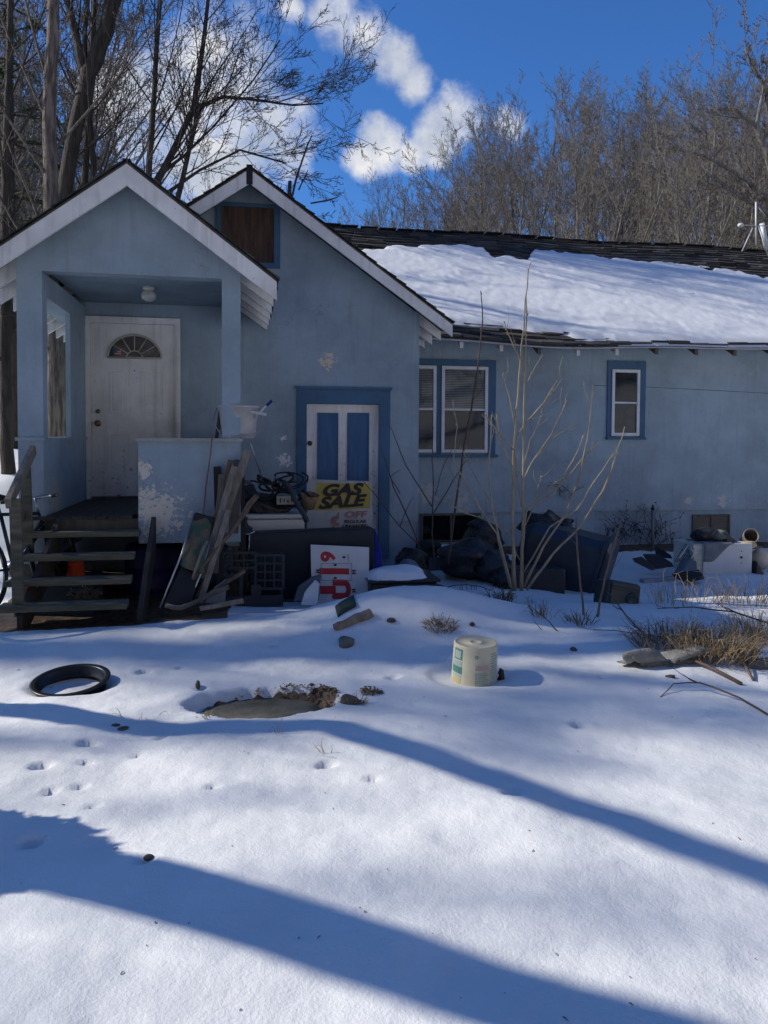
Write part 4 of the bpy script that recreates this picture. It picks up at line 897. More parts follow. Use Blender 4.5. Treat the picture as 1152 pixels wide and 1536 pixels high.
# ---- leaning planks and sticks between the porch and the white cabinet
GP = 'planks and sticks leaning on the porch corner'
planks = [((372,676,7.16),(338,770,7.0),.075,.022,wood1,'short pale board end leaning highest at the porch corner'), ((352,700,7.06),(303,868,6.75),.055,.03,wood1,'long grey board leaning on the porch corner'),
          ((333,712,7.08),(322,860,6.9),.06,.025,darkW,'dark upright board against the porch wall'), ((343,765,6.9),(300,905,6.6),.05,.02,wood1,'grey lath leaning in front of the long board'),
          ((340,800,7.0),(296,897,6.66),.04,.03,darkW,'dark post in the middle of the leaning lumber'), ((358,690,7.2),(350,800,7.1),.09,.02,darkW,'wide dark board behind the leaning lumber'), ((346,690,7.1),(318,800,7.0),.05,.02,wood2,'brown strip behind the long grey board')]
for (ax_, ay, aY), (bx, by, bY), w, h, mt, lb in planks:
    a, b = PY(ax_, ay, aY), PY(bx, by, bY); b.z = max(b.z, gz(b.x, b.y) - .02); m = MB(); m.beam(a, b, w, h, (0, -1, .2)); solo(m, 'plank', mt, lb, 'board', GP, bevel=.003)
def stick(pts, r0, r1, mat, label, name='stick', group=None, cat='stick', n=7):
    P = [PY(*p) for p in pts]; k = len(P); Q = []
    for i in range(k - 1):
        Q.append(P[i]); Q.append(P[i].lerp(P[i+1], .5) + Vector((random.uniform(-1,1), 0, random.uniform(-1,1))) * r0 * .5)
    Q.append(P[-1]); m = MB(); m.tube(Q, [r0 + (r1-r0)*i/(len(Q)-1) for i in range(len(Q))], n); return solo(m, name, mat, label, cat, group)
stick([(386,743,7.0),(368,768,6.95),(345,800,6.85),(318,832,6.75),(290,870,6.65)], .026, .016, wood2, 'long brown branch leaning over the planks to the white cabinet', group=GP, name='branch')
stick([(310,812,6.75),(298,842,6.65),(289,868,6.6)], .014, .010, wood1, 'pale split stick among the green cloth', group=GP, name='branch')
stick([(367,856,6.72),(345,870,6.65),(322,885,6.6),(298,900,6.55)], .020, .014, wood2, 'stick lying low behind the plastic crate', group=GP, name='branch')
stick([(342,880,6.6),(300,900,6.5),(270,912,6.42),(248,908,6.4)], .024, .02, darkW, 'dark pole lying on the snow at the foot of the planks', group=GP, name='branch')
m = MB(); a, b = PY(300, 913, 6.3), PY(365, 901, 6.35); m.beam(a, b, .05, .03); solo(m, 'plank', wood1, 'grey board half buried in snow in front of the plastic crate', 'board')
# folding chair frame with camouflage cloth
def chair():
    Y = 6.8; t = thing('folding_chair', 'collapsed folding chair with dark cloth and thin metal legs leaning left of the planks', 'chair', PY(270, 905, 6.6))
    m = MB(); m.tube([PY(240, 912, 6.5), PY(273, 830, 6.72), PY(285, 790, 6.85)], .009, 8); m.build('leg', chrome, t)
    m = MB(); m.tube([PY(283, 908, 6.55), PY(305, 850, 6.7), PY(318, 800, 6.86)], .009, 8); m.build('leg', chrome, t)
    m = MB(); q = [PY(272, 850, 6.68), PY(300, 868, 6.66), PY(282, 912, 6.5), PY(245, 908, 6.48)]; m.prism(q, (0, .012, 0)); m.build('seat_cloth', pm('black_cloth', (.022,.025,.028), rough=.9), t)
    m = MB(); n = 10; vs = []; fs = []
    for i in range(n + 1):
        for j in range(n + 1):
            u, v = i / n, j / n; p = PY(288 + (318-288)*u + 3, 770 + 5*u, 6.95).lerp(PY(270 + (306-270)*u, 848 + 12 * u, 6.68), v); p.y += -.05 * math.sin(math.pi * u) + .03 * float(vn(u, v, 4.)); vs.append(p)
    for i in range(n):
        for j in range(n): a = i*(n+1)+j; fs.append((a, a+1, a+n+2, a+n+1))
    m.add(vs, fs, True); camo = pm('green_brown_cloth', (.05,.095,.065), (.13,.105,.07), scale=9, lo=.46, hi=.54, rough=.9, bump=.3); o = m.build('back_cloth', camo, t); so_ = o.modifiers.new('s', 'SOLIDIFY'); so_.thickness = .02
    m = MB(); m.beam(PY(291, 774, 6.92), PY(320, 782, 6.92), .05, .07); m.build('padded_top', black('black_cloth', (.022,.025,.028), .9), t, bevel=.01)
chair()
# ---- white cabinet
def cabinet():
    Y = 8.05; x0, x1, z0, z1 = rect(359, 905, 457, 771, Y); z0 = gz(x0, Y) - .05
    t = thing('freezer', 'old white freezer with rusty lid corner standing in front of the blue house door', 'freezer', ((x0+x1)/2, Y + .3, z0))
    m = MB(); m.bb(x0, x1, Y, Y + .6, z0, z1 - .055); m.build('freezer_body', rustE, t, bevel=.012)
    m = MB(); m.bb(x0 - .0, x1 + .01, Y - .012, Y + .61, z1 - .048, z1); m.build('lid', rustE, t, bevel=.015)
    return x0, x1, Y, z1
fx0, fx1, fY, fzt = cabinet()
# heap on the freezer: black hoses, bicycle parts, bag, wooden basket
blob_m = blob(((fx0+fx1)/2 - .08, fY + .28, fzt + .085), (.30, .22, .10), amp=.16, s=6.); solo(blob_m, 'trash_bag', black('black_bag_film', (.012,.013,.015), .35), 'crumpled black bag lying on the lid of the white freezer', 'bag')
def hoses():
    rr = random.Random(4); m = MB()
    for k in range(9):
        c = PY(rr.uniform(385, 440), rr.uniform(722, 752), fY + rr.uniform(.05, .3)); pts = []; a0 = rr.uniform(0, 6); ra = rr.uniform(.06, .16)
        tilt = Euler((rr.uniform(-.5,.5) + 1.2, rr.uniform(-.4,.4), 0)).to_matrix()
        for i in range(16): a = a0 + i * .38; pts.append(c + tilt @ Vector((ra * math.cos(a) * 1.4, ra * math.sin(a) * .6, .01 * i)))
        m.tube(pts, rr.uniform(.008, .016), 7)
    solo(m, 'hose_tangle', rub, 'tangle of black hoses and cables heaped on the freezer', 'hoses')
hoses()
stick([(424,722,fY-.02),(437,735,fY-.05),(448,760,fY-.12),(460,782,fY-.18)], .026, .028, pm('dark_grey_hose', (.045,.05,.055), rough=.6), 'thick grey hose bending down over the right side of the freezer', name='vacuum_hose', cat='hose', n=12)
m = MB(); x0, x1, z0, z1 = rect(415, 757, 447, 744, fY + .02); m.bb(x0, x1, fY + .02, fY + .22, z0, z1)
t = thing('printed_carton', 'cream carton with small dark marks under the hoses on the freezer', 'carton', ((x0+x1)/2, fY+.1, z0)); m.build('carton_body', pm('cream_card', (.42,.40,.33)), t, bevel=.003)
for i in range(5):
    m = MB(); m.bb(x0 + .03 + i*.04, x0 + .045 + i*.04, fY + .017, fY + .0195, z0 + .02 + .01*(i%2), z1 - .02 - .008*(i%3)); 
    if i == 0: mm_ = m
    else: b_ = len(mm_.v); mm_.v += m.v; mm_.f += [[q + b_ for q in f] for f in m.f]; mm_.m += m.m; mm_.sm += m.sm
mm_.build('print', black(), t)
m = MB(); p = PY(462, 762, fY + .1); M_ = Matrix.Translation(p) @ Euler((.25, .12, 0)).to_matrix().to_4x4(); m.M = M_; m.lathe([(0,0),(.07,.0),(.085,.09),(.105,.155),(.098,.155),(.078,.09),(.06,.01),(0,.01)], (0,0,0), 12); solo(m, 'wooden_basket', pm('split_wood', (.30,.19,.10), (.16,.10,.06), stretch=(6,6,.6), bump=.4), 'small brown wooden basket between the freezer and the yellow sign', 'basket')
m = MB(); a, b = PY(352, 722, fY + .3), PY(372, 722, fY + .3); m.prism([PY(352, 732, fY+.2), PY(356, 770, fY+.2), PY(392, 752, fY+.2), PY(380, 726, fY+.2)], (0, .05, 0)); m.mi = 0; solo(m, 'blue_tarp', pm('dark_blue_tarp', (.015,.03,.07), rough=.6, bump=.5, bscale=9), 'dark blue sheet stuffed behind the freezer and the planks', 'tarp', bevel=.01)
stick([(356,722,8.2),(374,724,8.2),(378,724,8.2)], .022, .02, wood1, 'short pale board end on the blue sheet', name='plank', cat='board')
# ---- signs
yel = pm('yellow_sign_paint', (.52,.38,.07), (.42,.31,.07), rough=.6, bump=.05); swh = pm('faded_white_sign', (.50,.49,.47), (.40,.39,.38), rough=.6, bump=.05); blk = pm('sign_black', (.015,.015,.017), rough=.5, bump=0); pink = pm('faded_red_print', (.38,.16,.14), (.34,.2,.18), bump=0)
def gas_sign():
    Y = 8.75; t = thing('fuel_sale_sign', 'yellow and white GAS SALE sign standing in front of the blue side door', 'sign', PY(510, 800, Y))
    a = PY(462, 719, Y); b = PY(558, 722, Y); c = PY(559, 800, Y - .02); d = PY(462, 800, Y - .02)
    m = MB(); m.prism([d, c, b, a], (0, .01, 0)); m.build('sign_board', swh, t)
    m = MB(); k = [PY(475, 724, Y - .004), PY(556, 726, Y - .004), PY(555, 762, Y - .013), PY(472, 766, Y - .013)]; m.prism(k[::-1], (0, .003, 0)); m.build('yellow_field', yel, t)
    m = MB(); text_mb(m, 'GAS', .178, PY(511, 735.5, Y - .016), (1, 0, .035), (0, .12, 1), 0, bold=.0085, shear=.3, sx=1.36); text_mb(m, 'SALE', .178, PY(511, 753.5, Y - .018), (1, 0, .06), (0, .12, 1), 0, bold=.0085, shear=.3, sx=1.36); m.build('lettering', blk, t)
    m = MB(); text_mb(m, 'OFF', .10, PY(533, 772, Y - .022), (1, 0, 0), (0, .12, 1), bold=.003, sx=1.45, shear=.15); text_mb(m, '¢', .22, PY(503, 779, Y - .022), (1, 0, 0), (0, .12, 1), bold=.006); m.build('faded_lettering', pink, t)
    m = MB(); text_mb(m, 'REGULAR', .052, PY(533, 782.5, Y - .024), (1, 0, 0), (0, .12, 1), sx=1.15, bold=.001); text_mb(m, 'UNLEADED', .052, PY(533, 789.5, Y - .026), (1, 0, 0), (0, .12, 1), sx=1.1, bold=.002); m.build('small_lettering', blk, t)
gas_sign()
red = pm('red_number_paint', (.50,.025,.035), (.40,.02,.03), rough=.5, bump=0)
def price_sign():
    Y = 7.52; t = thing('price_sign', 'white price sign with red numerals lying on its side against the dark cabinet', 'sign', PY(510, 905, Y - .1))
    a, b, c, d = PY(466, 817, Y), PY(553.5, 821, Y), PY(553.5, 912, Y - .14), PY(468, 912, Y - .14)
    m = MB(); m.prism([d, c, b, a], (0, .012, 0)); m.build('sign_board', pm('clean_white_sign', (.66,.66,.66), (.60,.60,.60), rough=.5, bump=.03), t)
    up = (a - d).normalized(); ri = (c - d).normalized(); n_ = -ri.cross(up); n_ = n_ if n_.y < 0 else -n_
    def S(px_, py): # point on the board
        r = ray(px_, py); k = n_.dot(a - Vector((0,0,CAMZ))) / n_.dot(r); return Vector((0,0,CAMZ)) + r * k + n_ * .004
    U, V = up, -ri   # glyphs turned a quarter: reading upwards, tops pointing left
    m = MB(); text_mb(m, '9', .19, S(493, 835), U, V, bold=.008, sx=1.05); text_mb(m, '1', .40, S(504, 857) , U, V, bold=.010, sx=1.0); text_mb(m, '1', .185, S(493, 885), U, V, bold=.014, sx=1.7); text_mb(m, 'U', .22, S(514, 884), U, V, bold=.014, sx=1.2); m.build('red_numerals', red, t)
    m = MB(); z = .0
    P = [S(482, 845), S(527.5, 845), S(527.5, 870.5), S(482, 870.5)]
    for q0, q1 in zip(P, P[1:] + P[:1]): m.beam(q0, q1, .004, .003, n_)
    m.build('plate_edge', pm('grey_line', (.25,.25,.26)), t)
    m = MB()
    for (x, y, s_) in ((477, 857, .05), (531, 858, .06), (531, 886, .05), (503, 847.5, .035), (503, 867, .035), (516, 836, .035), (500, 895, .03)): text_mb(m, 'H' if s_ > .045 else '8', s_, S(x, y), U, V, bold=.003)
    m.build('small_marks', blk, t)
    m = MB(); m.beam(S(522, 831), S(523, 842), .004, .002, n_); m.build('red_mark', red, t)
price_sign()
# ---- long dark cabinet behind the price sign
x0, x1, z0, z1 = rect(374, 900, 561, 797, 7.75); z0 = gz(x0, 7.75) - .05
m = MB(); m.prism([(x0, 7.72, z0), (x1, 7.72, z0), (x1, 7.72, z1 + .03), (x0, 7.72, z1)], (0, .26, 0)); solo(m, 'fallen_cabinet', navy, 'long dark navy cabinet lying on its side in front of the freezer', 'cabinet', bevel=.012)
m = MB(); m.tube([PY(368, 802, 7.66), PY(376, 800, 7.66), PY(382, 797, 7.66)], .006, 6); m.tube([PY(374, 802, 7.66), PY(374, 815, 7.66), PY(373, 826, 7.66)], .006, 6); solo(m, 'white_wire', pm('white_plastic', (.6,.6,.6)), 'short white wire looped at the upper left corner of the dark cabinet', 'wire')
m = MB(); m.prism([PY(563, 793, 7.9), PY(573, 830, 7.8), PY(575, 868, 7.7), PY(560, 870, 7.7), PY(559, 800, 7.9)], (0, .12, 0)); solo(m, 'blue_tarp', pm('bright_blue_tarp', (.01,.015,.30), (.01,.012,.2), rough=.5, bump=.5, bscale=10), 'vivid blue plastic sheet showing at the right end of the dark cabinet', 'tarp', bevel=.01)
# ---- lattice milk crate
def crate():
    Y = 7.18; x0, x1, z0, z1 = rect(330, 908, 425, 828, Y); z0 = gz(x0, Y) - .03
    t = thing('plastic_crate', 'dark grey lattice plastic crate on its side in the snow before the freezer', 'crate', ((x0+x1)/2, Y, z0)); c = pm('dark_slate_plastic', (.035,.042,.05), (.025,.03,.036), rough=.6)
    def lattice(m, P, u, v, nu, nv, w=.02, skip=()):
        P = Vector(P); u = Vector(u); v = Vector(v)
        for i in range(nu + 1): m.beam(P + u * i / nu, P + u * i / nu + v, w * (1.5 if i in (0, nu) else 1), w, u.cross(v))
        for j in range(nv + 1): m.beam(P + v * j / nv, P + v * j / nv + u, w * (1.5 if j in (0, nv) else 1), w * 1.03, u.cross(v))
    w, h = x1 - x0, z1 - z0; xm = x0 + w * .56
    m = MB(); lattice(m, (xm, Y, z0 + h*.33), (w*.44, -.03, 0), (0, 0, h*.62), 3, 4, .015); lattice(m, (x0, Y + .02, z0 + h*.72), (w*.56, -.02, 0), (0, 0, h*.28), 3, 2, .015)
    m.bb(x0, x0 + .06, Y - .01, Y + .02, z0, z0 + h*.72); m.bb(xm - .04, xm + .05, Y - .012, Y + .018, z0, z0 + h*.4); m.bb(x0 + .06, x1, Y - .013, Y + .017, z0, z0 + h*.2); m.bb(x0 + .3*w, x0+.36*w, Y, Y + .016, z0 + h*.2, z0 + h*.72); m.build('lattice_front', c, t)
    m = MB(); lattice(m, (x0 + .02, Y + .3, z0), (w - .04, 0, 0), (0, 0, h*.9), 6, 5, .012); m.build('lattice_back', c, t)
    m = MB(); lattice(m, (x1 - .01, Y + .0, z0), (0, .3, 0), (0, 0, h*.9), 3, 5, .012); m.build('lattice_side', c, t)
    m = MB(); m.bb(x0 + .02, x1 - .02, Y + .03, Y + .29, z0 - .01, z0 + .012); m.build('solid_base', c, t)
crate()
# white jagged plastic piece by the price sign
m = MB(); m.prism([PY(451, 908, 7.0), PY(457, 888, 7.05), PY(471, 872, 7.1), PY(478, 878, 7.1), PY(475, 908, 7.0)], (0.02, .09, 0)); solo(m, 'foam_block', pm('white_foam', (.75,.75,.74), (.65,.66,.66), rough=.7), 'sunlit white foam piece in the snow at the left foot of the price sign', 'foam', bevel=.006)
m = MB(); m.prism([PY(440, 902, 7.22), PY(447, 880, 7.25), PY(468, 866, 7.3), PY(482, 862, 7.3), PY(478, 902, 7.22)], (0, .05, 0)); solo(m, 'grey_bin_lid', pm('grey_plastic', (.12,.14,.17), rough=.5), 'grey plastic lid standing behind the white foam piece', 'lid', bevel=.008)
# ---- black tub with snow, right of the price sign
def tub():
    Y = 7.25; p = PY(612, 892, Y); t = thing('black_tub', 'long black plastic tub with a heap of snow on top beside the price sign', 'tub', p)
    x0, x1, z0, z1 = rect(556, 900, 657, 868, Y); z0 = gz((x0+x1)/2, Y) - .05
    m = MB(); m.bb(x0, x1, Y, Y + .42, z0, z1 - .03); m.build('tub_body', black(), t, bevel=.03, seg=4)
    m = MB(); m.bb(x0 - .02, x1 + .025, Y - .03, Y + .45, z1 - .029, z1); m.build('rim', black(), t, bevel=.012, seg=3)
    snowcap(((x0 * .58 + x1 * .42), Y + .17, z1), .30, .19, .10, 'rounded heap of snow sitting on the long black tub')
    m = MB(); pts = [PY(655, 880, Y - .05), PY(668, 884, Y - .07), PY(676, 893, Y - .1)]; m.tube(pts, [.03, .03, .025], 8); solo(m, 'tyre_piece', rub, 'curved black rubber strip at the right end of the long black tub', 'rubber strip')
tub()
# dark green sheet under the snow left of the mound
m = MB(); n = 12; vs = []; fs = []
for i in range(n + 1):
    for j in range(5):
        u, v = i / n, j / 4; p = PG(506 + 84 * u, 927 - 33 * u ** .75); p = Vector((p.x, p.y + .16 * v, p.z + .015 + .02 * math.sin(math.pi * u) + .04 * v)); vs.append(p)
for i in range(n):
    for j in range(4): a = i*5+j; fs.append((a, a+5, a+6, a+1))
m.add(vs, fs, True); o = solo(m, 'green_tarp', pm('dark_green_canvas', (.02,.045,.035), rough=.6), 'edge of a dark green tarp sticking out of the snow mound', 'tarp'); o.modifiers.new('s', 'SOLIDIFY').thickness = .02
# ---- dark heap and snow-covered board near the basement window
m = blob(PY(612, 838, 8.6), (.20, .2, .14), amp=.12, s=5.); solo(m, 'rubbish_heap', black('black_bag_film', (.012,.013,.015), .35), 'low dark heap of rubbish at the house corner right of the blue tarp', 'rubbish')
m = blob(PY(640, 828, 9.3), (.2, .2, .16), amp=.14, s=5.); solo(m, 'leafy_shrub', pm('dead_leaves_dark', (.05,.055,.04), (.02,.02,.018), rough=.9), 'small dark shrub below the basement window', 'shrub')
p = PY(673, 848, 9.3); m = MB(); m.bb(p.x - .30, p.x + .35, 9.1, 9.7, gz(p.x, 9.3) - .05, PY(673, 830, 9.2).z - .03); solo(m, 'low_table', darkW, 'low dark table buried in snow under the basement window', 'table', bevel=.01)
snowcap((p.x + .02, 9.4, PY(673, 830, 9.2).z - .035), .33, .28, .10, 'flat slab of snow lying on the low dark table')
m = blob(PY(612, 850, 8.3), (.12, .12, .09), amp=.03); solo(m, 'plastic_jug', pm('bluish_plastic', (.16,.20,.25), rough=.5), 'pale bluish jug lying in snow at the house corner', 'jug')
def bag(px_, py, Y, rx, ry, rz, label, amp=.12, seed=0):
    p = PY(px_, py, Y); m = blob((p.x, p.y, p.z), (rx, ry, rz), 18, amp, 4. + seed); solo(m, 'trash_bag', black('black_bag_film', (.012,.013,.015), .35), label, 'bag', 'black trash bags by the wing')
bag(700, 838, 8.5, .34, .3, .24, 'black trash bag left of the sapling under the windows')
bag(738, 850, 8.3, .22, .25, .19, 'small black trash bag directly behind the sapling stems', seed=1)
bag(725, 812, 8.9, .22, .25, .26, 'upright black trash bag between the basement window and the sapling', seed=2)
m = MB(); x0, x1, z0, z1 = rect(766, 892, 849, 853, 7.9); m.bb(x0, x1, 7.9, 8.25, z0 - .05, z1); solo(m, 'black_crate', black(), 'low black box half under the big wheeled bin right of the sapling', 'box', bevel=.02)
# ---- big wheeled bin lying tipped over
def bin_():
    t = thing('wheeled_bin', 'large dark blue wheeled rubbish bin tipped over in the snow before the wing', 'bin', PY(850, 885, 8.2))
    binM = pm('dark_blue_green_plastic', (.028,.042,.06), (.02,.03,.045), rough=.45, bump=.06); Y = 8.3
    bk = [PY(757, 770, Y + .1), PY(870, 775, Y + .1), PY(848, 868, Y), PY(757, 868, Y)]
    f = [PY(757, 768, 8.75), PY(865, 766, 8.75)]
    # body: tapered box, axis leaning right and down
    A = PY(800, 822, 8.75); B = PY(898, 856, 8.3); ax = (B - A).normalized(); up = Vector((0, 0, 1)); up = (up - ax * up.dot(ax)).normalized(); sd = ax.cross(up)
    L = (B - A).length
    def ring(c, hu, hs, ch=.06): 
        return [c + up * a + sd * b for a, b in ((hu, hs-ch), (hu, -hs+ch), (hu-ch, -hs), (-hu+ch, -hs), (-hu, -hs+ch), (-hu, hs-ch), (-hu+ch, hs), (hu-ch, hs))]
    m = MB(); rs = [ring(A - ax * .12, .26, .26, .10), ring(A - ax*.02, .33, .31, .09), ring(B, .39, .34, .09)]
    vs = [p for r in rs for p in r]; fs = [tuple(range(8))] + [(k*8+i, (k+1)*8+i, (k+1)*8+(i+1) % 8, k*8+(i+1) % 8) for k in range(2) for i in range(8)]; m.add(vs, fs); m.build('bin_body', binM, t, bevel=.012)
    m = MB(); r0, r1 = ring(B, .42, .38, .08), ring(B + ax * .05, .42, .38, .08); m.add(r0 + r1, [tuple(range(8)), tuple(range(8, 16))[::-1]] + [(i, 8+i, 8+(i+1) % 8, (i+1) % 8) for i in range(8)]); m.build('rim', binM, t, bevel=.01)
    m = MB(); r0, r1 = ring(B + ax * .055, .41, .37, .08), ring(B + ax * .12, .36, .33, .10); m.add(r0 + r1, [tuple(range(8)), tuple(range(8, 16))[::-1]] + [(i, 8+i, 8+(i+1) % 8, (i+1) % 8) for i in range(8)]); m.build('lid', binM, t, bevel=.015)
    for s_ in (-1, 1):
        m = MB(); c = A - ax * .06 - up * .30 + sd * s_ * .27; m.tube([c - sd * .03, c + sd * .03], .10, 20, smooth=False); m.build('wheel', rub, t)
    m = MB(); c = B + ax * .0 + up * .50; m.tube([c - sd*.2 - up*.04, c - sd * .2 + up*.02, c + sd*.2 + up*.02, c + sd*.2 - up*.04], .014, 8); m.build('handle', binM, t)
bin_()
# ---- dark green moulded box with a round boss
def boxy():
    c = PY(935, 893, 6.75); t = thing('plastic_housing', 'small dark green moulded box with a round boss tilted in the snow', 'box', (c.x, c.y, gz(c.x, c.y)))
    M = Matrix.Translation(c) @ Euler((R(-8), R(12), R(8))).to_matrix().to_4x4(); gm = pm('dark_green_plastic', (.03,.045,.045), (.022,.033,.035), rough=.4, bump=.04)
    m = MB(M); m.bb(-.19, .19, -.02, .22, -.15, .13); m.build('case', gm, t, bevel=.035, seg=4)
    m = MB(M); m.bb(-.165, .165, -.032, -.021, -.125, .105); m.bb(-.15, .15, -.04, -.033, .07, .085); m.bb(-.15, .15, -.04, -.033, .045, .06); m.build('front_panel', gm, t, bevel=.004)
    m = MB(M @ Matrix.Translation((.08, -.033, -.03)) @ Matrix.Rotation(R(90), 4, 'X')); m.lathe([(0,.012),(.035,.012),(.05,.022),(.062,.022),(.07,0)], (0,0,0), 28); m.build('round_boss', gm, t)
boxy()
# ---- white washing machine lying on its back with stuff on it
def washer():
    Y = 8.7; x0, x1, z0, z1 = rect(1049, 868, 1134, 816, Y); z0 = gz(x1, Y) - .04
    t = thing('washing_machine', 'white washing machine body lying in the snow by the right basement window', 'washing machine', ((x0+x1)/2, Y + .3, z0))
    M = Matrix.Translation((x0, Y + .12, 0)) @ Matrix.Rotation(R(-4), 4, 'Z'); w = x1 - x0; h = z1
    m = MB(M); m.bb(.12, w, 0, .55, z0, z1); m.build('panel_body', whiteE, t, bevel=.008)
    m = MB(M); m.bb(0.0, .119, .02, .54, z0, z1 - .01)
    for i in range(6): m.bb(.002, .118, .008, .019, z0 + .05 + i * .06, z0 + .075 + i * .06)
    m.build('ribbed_side', pm('cream_enamel', (.66,.64,.52), (.55,.53,.44), rough=.5), t, bevel=.02)
    m = MB(M); c = Vector((w * .81, -.001, z1 - .18)); m.tube([c, c + Vector((0, -.006, 0))], .016, 14); m.tube([c + Vector((0, 0, .08)), c + Vector((0, -.005, .08))], .007, 8); m.tube([c - Vector((0, 0, .07)), c + Vector((0, -.005, -.07))], .007, 8); m.build('screw_hole', black(), t)
    return x0, x1, Y, z1
wx0, wx1, wY_, wz1 = washer()
m = MB(); n = 10; vs = []; fs = []
for i in range(n + 1):
    for j in range(n + 1):
        u, v = i / n, j / n; x = wx0 + .12 + .42 * u * (1 - .25 * max(0, v - .4)); 
        if v < .5: y = wY_ + .12 + .4 * (1 - v * 2); z = wz1 + .012 + .012 * float(vn(x, y, 9.))
        else: y = wY_ + .095 - .02 * float(vn(x, v, 9.)); z = wz1 + .01 - (v - .5) * 2 * .24 * (1 - .95 * max(0, u - .35) / .65)
        vs.append((x, y - .03 * u, z))
for i in range(n):
    for j in range(n): a = i*(n+1)+j; fs.append((a, a+1, a+n+2, a+n+1))
m.add(vs, fs, True); o = solo(m, 'grey_cloth', pm('grey_canvas', (.22,.23,.25), (.15,.16,.18), rough=.85, bump=.4), 'grey cloth draped over the front of the washing machine', 'cloth'); o.modifiers.new('s', 'SOLIDIFY').thickness = .006
m = blob((wx0 + .24, wY_ + .3, wz1 + .085), (.16, .14, .09), amp=.1); solo(m, 'trash_bag', black('black_bag_film', (.012,.013,.015), .35), 'small black bag on top of the washing machine', 'bag')
m = blob((wx0 + .40, wY_ + .26, wz1 + .07), (.11, .12, .07), amp=.08); solo(m, 'rag', pm('green_grey_rag', (.16,.19,.17), (.09,.1,.09)), 'greenish rag beside the black bag on the washing machine', 'rag')
m = MB(); a, b = PY(1101, 802, wY_ + .25), PY(1116, 818, wY_ + .2); m.prism([(wx0+.48, wY_+.15, wz1+.01), (wx0+.64, wY_+.15, wz1+.01), (wx0+.56, wY_+.15, wz1+.06), (wx0+.44, wY_+.15, wz1+.15)], (0, .15, 0)); solo(m, 'plastic_wedge', black(), 'black plastic wedge leaning on the canister', 'plastic', bevel=.005)
def mailbox():
    c = PY(1125, 806, wY_ + .22); t = thing('metal_canister', 'open tube shaped metal canister tipped up on the washing machine', 'canister', (c.x, c.y, wz1))
    ax_ = Vector((-.35, -.75, .35)).normalized(); q = ax_.to_track_quat('Z', 'Y').to_matrix().to_4x4(); gmt = pm('dull_galvanised_metal', (.30,.26,.22), (.20,.17,.14), rough=.5, metal=.3)
    m = MB(Matrix.Translation(c) @ q); m.lathe([(.085, -.42), (.092, -.1), (.092, .07), (.098, .075), (.098, .09), (.084, .088), (.08, 0), (.07, -.2), (0, -.22)], (0,0,0), 30); m.build('shell', gmt, t)
    m = blob(PY(1122, 817, wY_ + .12), (.10, .07, .055), amp=.06, s=9.); m.build('crumpled_lid', pm('tan_paper', (.50,.36,.20), (.32,.22,.13)), t)
mailbox()
m = MB(); c = PY(1141, 838, wY_ + .25); m.M = Matrix.Translation(c) @ Euler((.2, -.35, 0)).to_matrix().to_4x4(); m.lathe([(0,-.14),(.06,-.135),(.115,-.06),(.125,.02),(.10,.09),(.04,.13),(.035,.17),(.028,.17),(0,.12)], (0,0,0), 28); solo(m, 'ceramic_jug', pm('beige_glaze', (.48,.44,.38), rough=.35, bump=.02), 'round beige jug leaning at the right end of the washing machine', 'jug')
m = MB(); m.prism([PY(1135, 842, wY_ + .05), PY(1149, 866, wY_), PY(1135, 868, wY_)], (0, .1, 0)); solo(m, 'plastic_scrap', black(), 'black triangular plastic piece at the right foot of the washing machine', 'plastic', bevel=.004)
# wire rack
def rack():
    t = thing('wire_rack', 'white and green wire rack lying left of the washing machine', 'rack', PY(1035, 850, 8.9)); m = MB(); Y = 8.85
    A, B, Cc, D = PY(1019, 837, Y), PY(1036, 813, Y + .15), PY(1062, 812, Y + .2), PY(1042, 838, Y)
    m.tube([A, B, Cc], .011, 8); m.tube([PY(1036, 822, Y), PY(1041, 830, Y - .02), PY(1037, 838, Y - .04)], .010, 8); m.build('frame', whiteE, t)
    m = MB(); gr = pm('green_wire', (.06,.09,.075), rough=.5)
    for i in range(9):
        f = i / 8; m.tube([PY(1012 + 24*f, 842 - 1*f, Y), PY(1028 + 26*f, 817 + 4*f, Y + .15)], .005, 5)
    for j in range(4): f = j / 3; m.tube([PY(1012 + 16*f, 842 - 25*f, Y - .002 + .15*f), PY(1036 + 18*f, 841 - 20*f, Y - .002 + .15*f)], .005, 5)
    m.build('mesh_panel', gr, t)
rack()
m = MB()
for i in range(8): m.prism([PY(1000 + i*0, 0, 9)] * 3, (0,0,0)) if False else None
m.prism([PY(1018, 866, 8.6), PY(1048, 866, 8.6), PY(1046, 842, 8.75), PY(1034, 838, 8.75)], (0, .16, 0)); solo(m, 'grey_bin_lid', pm('grey_plastic', (.12,.14,.17), rough=.5), 'grey dented plastic lid propped at the left of the washing machine', 'lid', bevel=.02)
for (q, lb) in (([(950,845,8.6),(965,842,8.65),(985,856,8.6),(978,858,8.55)], 'black curved rubber scrap nearest the tipped bin'), ([(966,838,8.9),(990,838,8.95),(1012,852,8.8),(985,856,8.75)], 'longer black rubber scrap in the snow between bin and rack'), ([(1010,868,8.3),(1052,862,8.35),(1058,870,8.25),(1030,877,8.2)], 'black rag in the snow below the wire rack'), ([(984,826,9.3),(998,832,9.25),(1010,840,9.2),(985,838,9.2)], 'black heap at the foot of the iron pipe')):
    P = [PY(*k) for k in q]; z_ = min(p.z for p in P); m = MB(); m.prism([Vector((p.x, p.y, max(p.z, gz(p.x, p.y)) + .01)) for p in P], (0, .05, .05)); solo(m, 'rubber_scrap', rub, lb, 'scrap', 'black scraps in the snow left of the washing machine', bevel=.015)
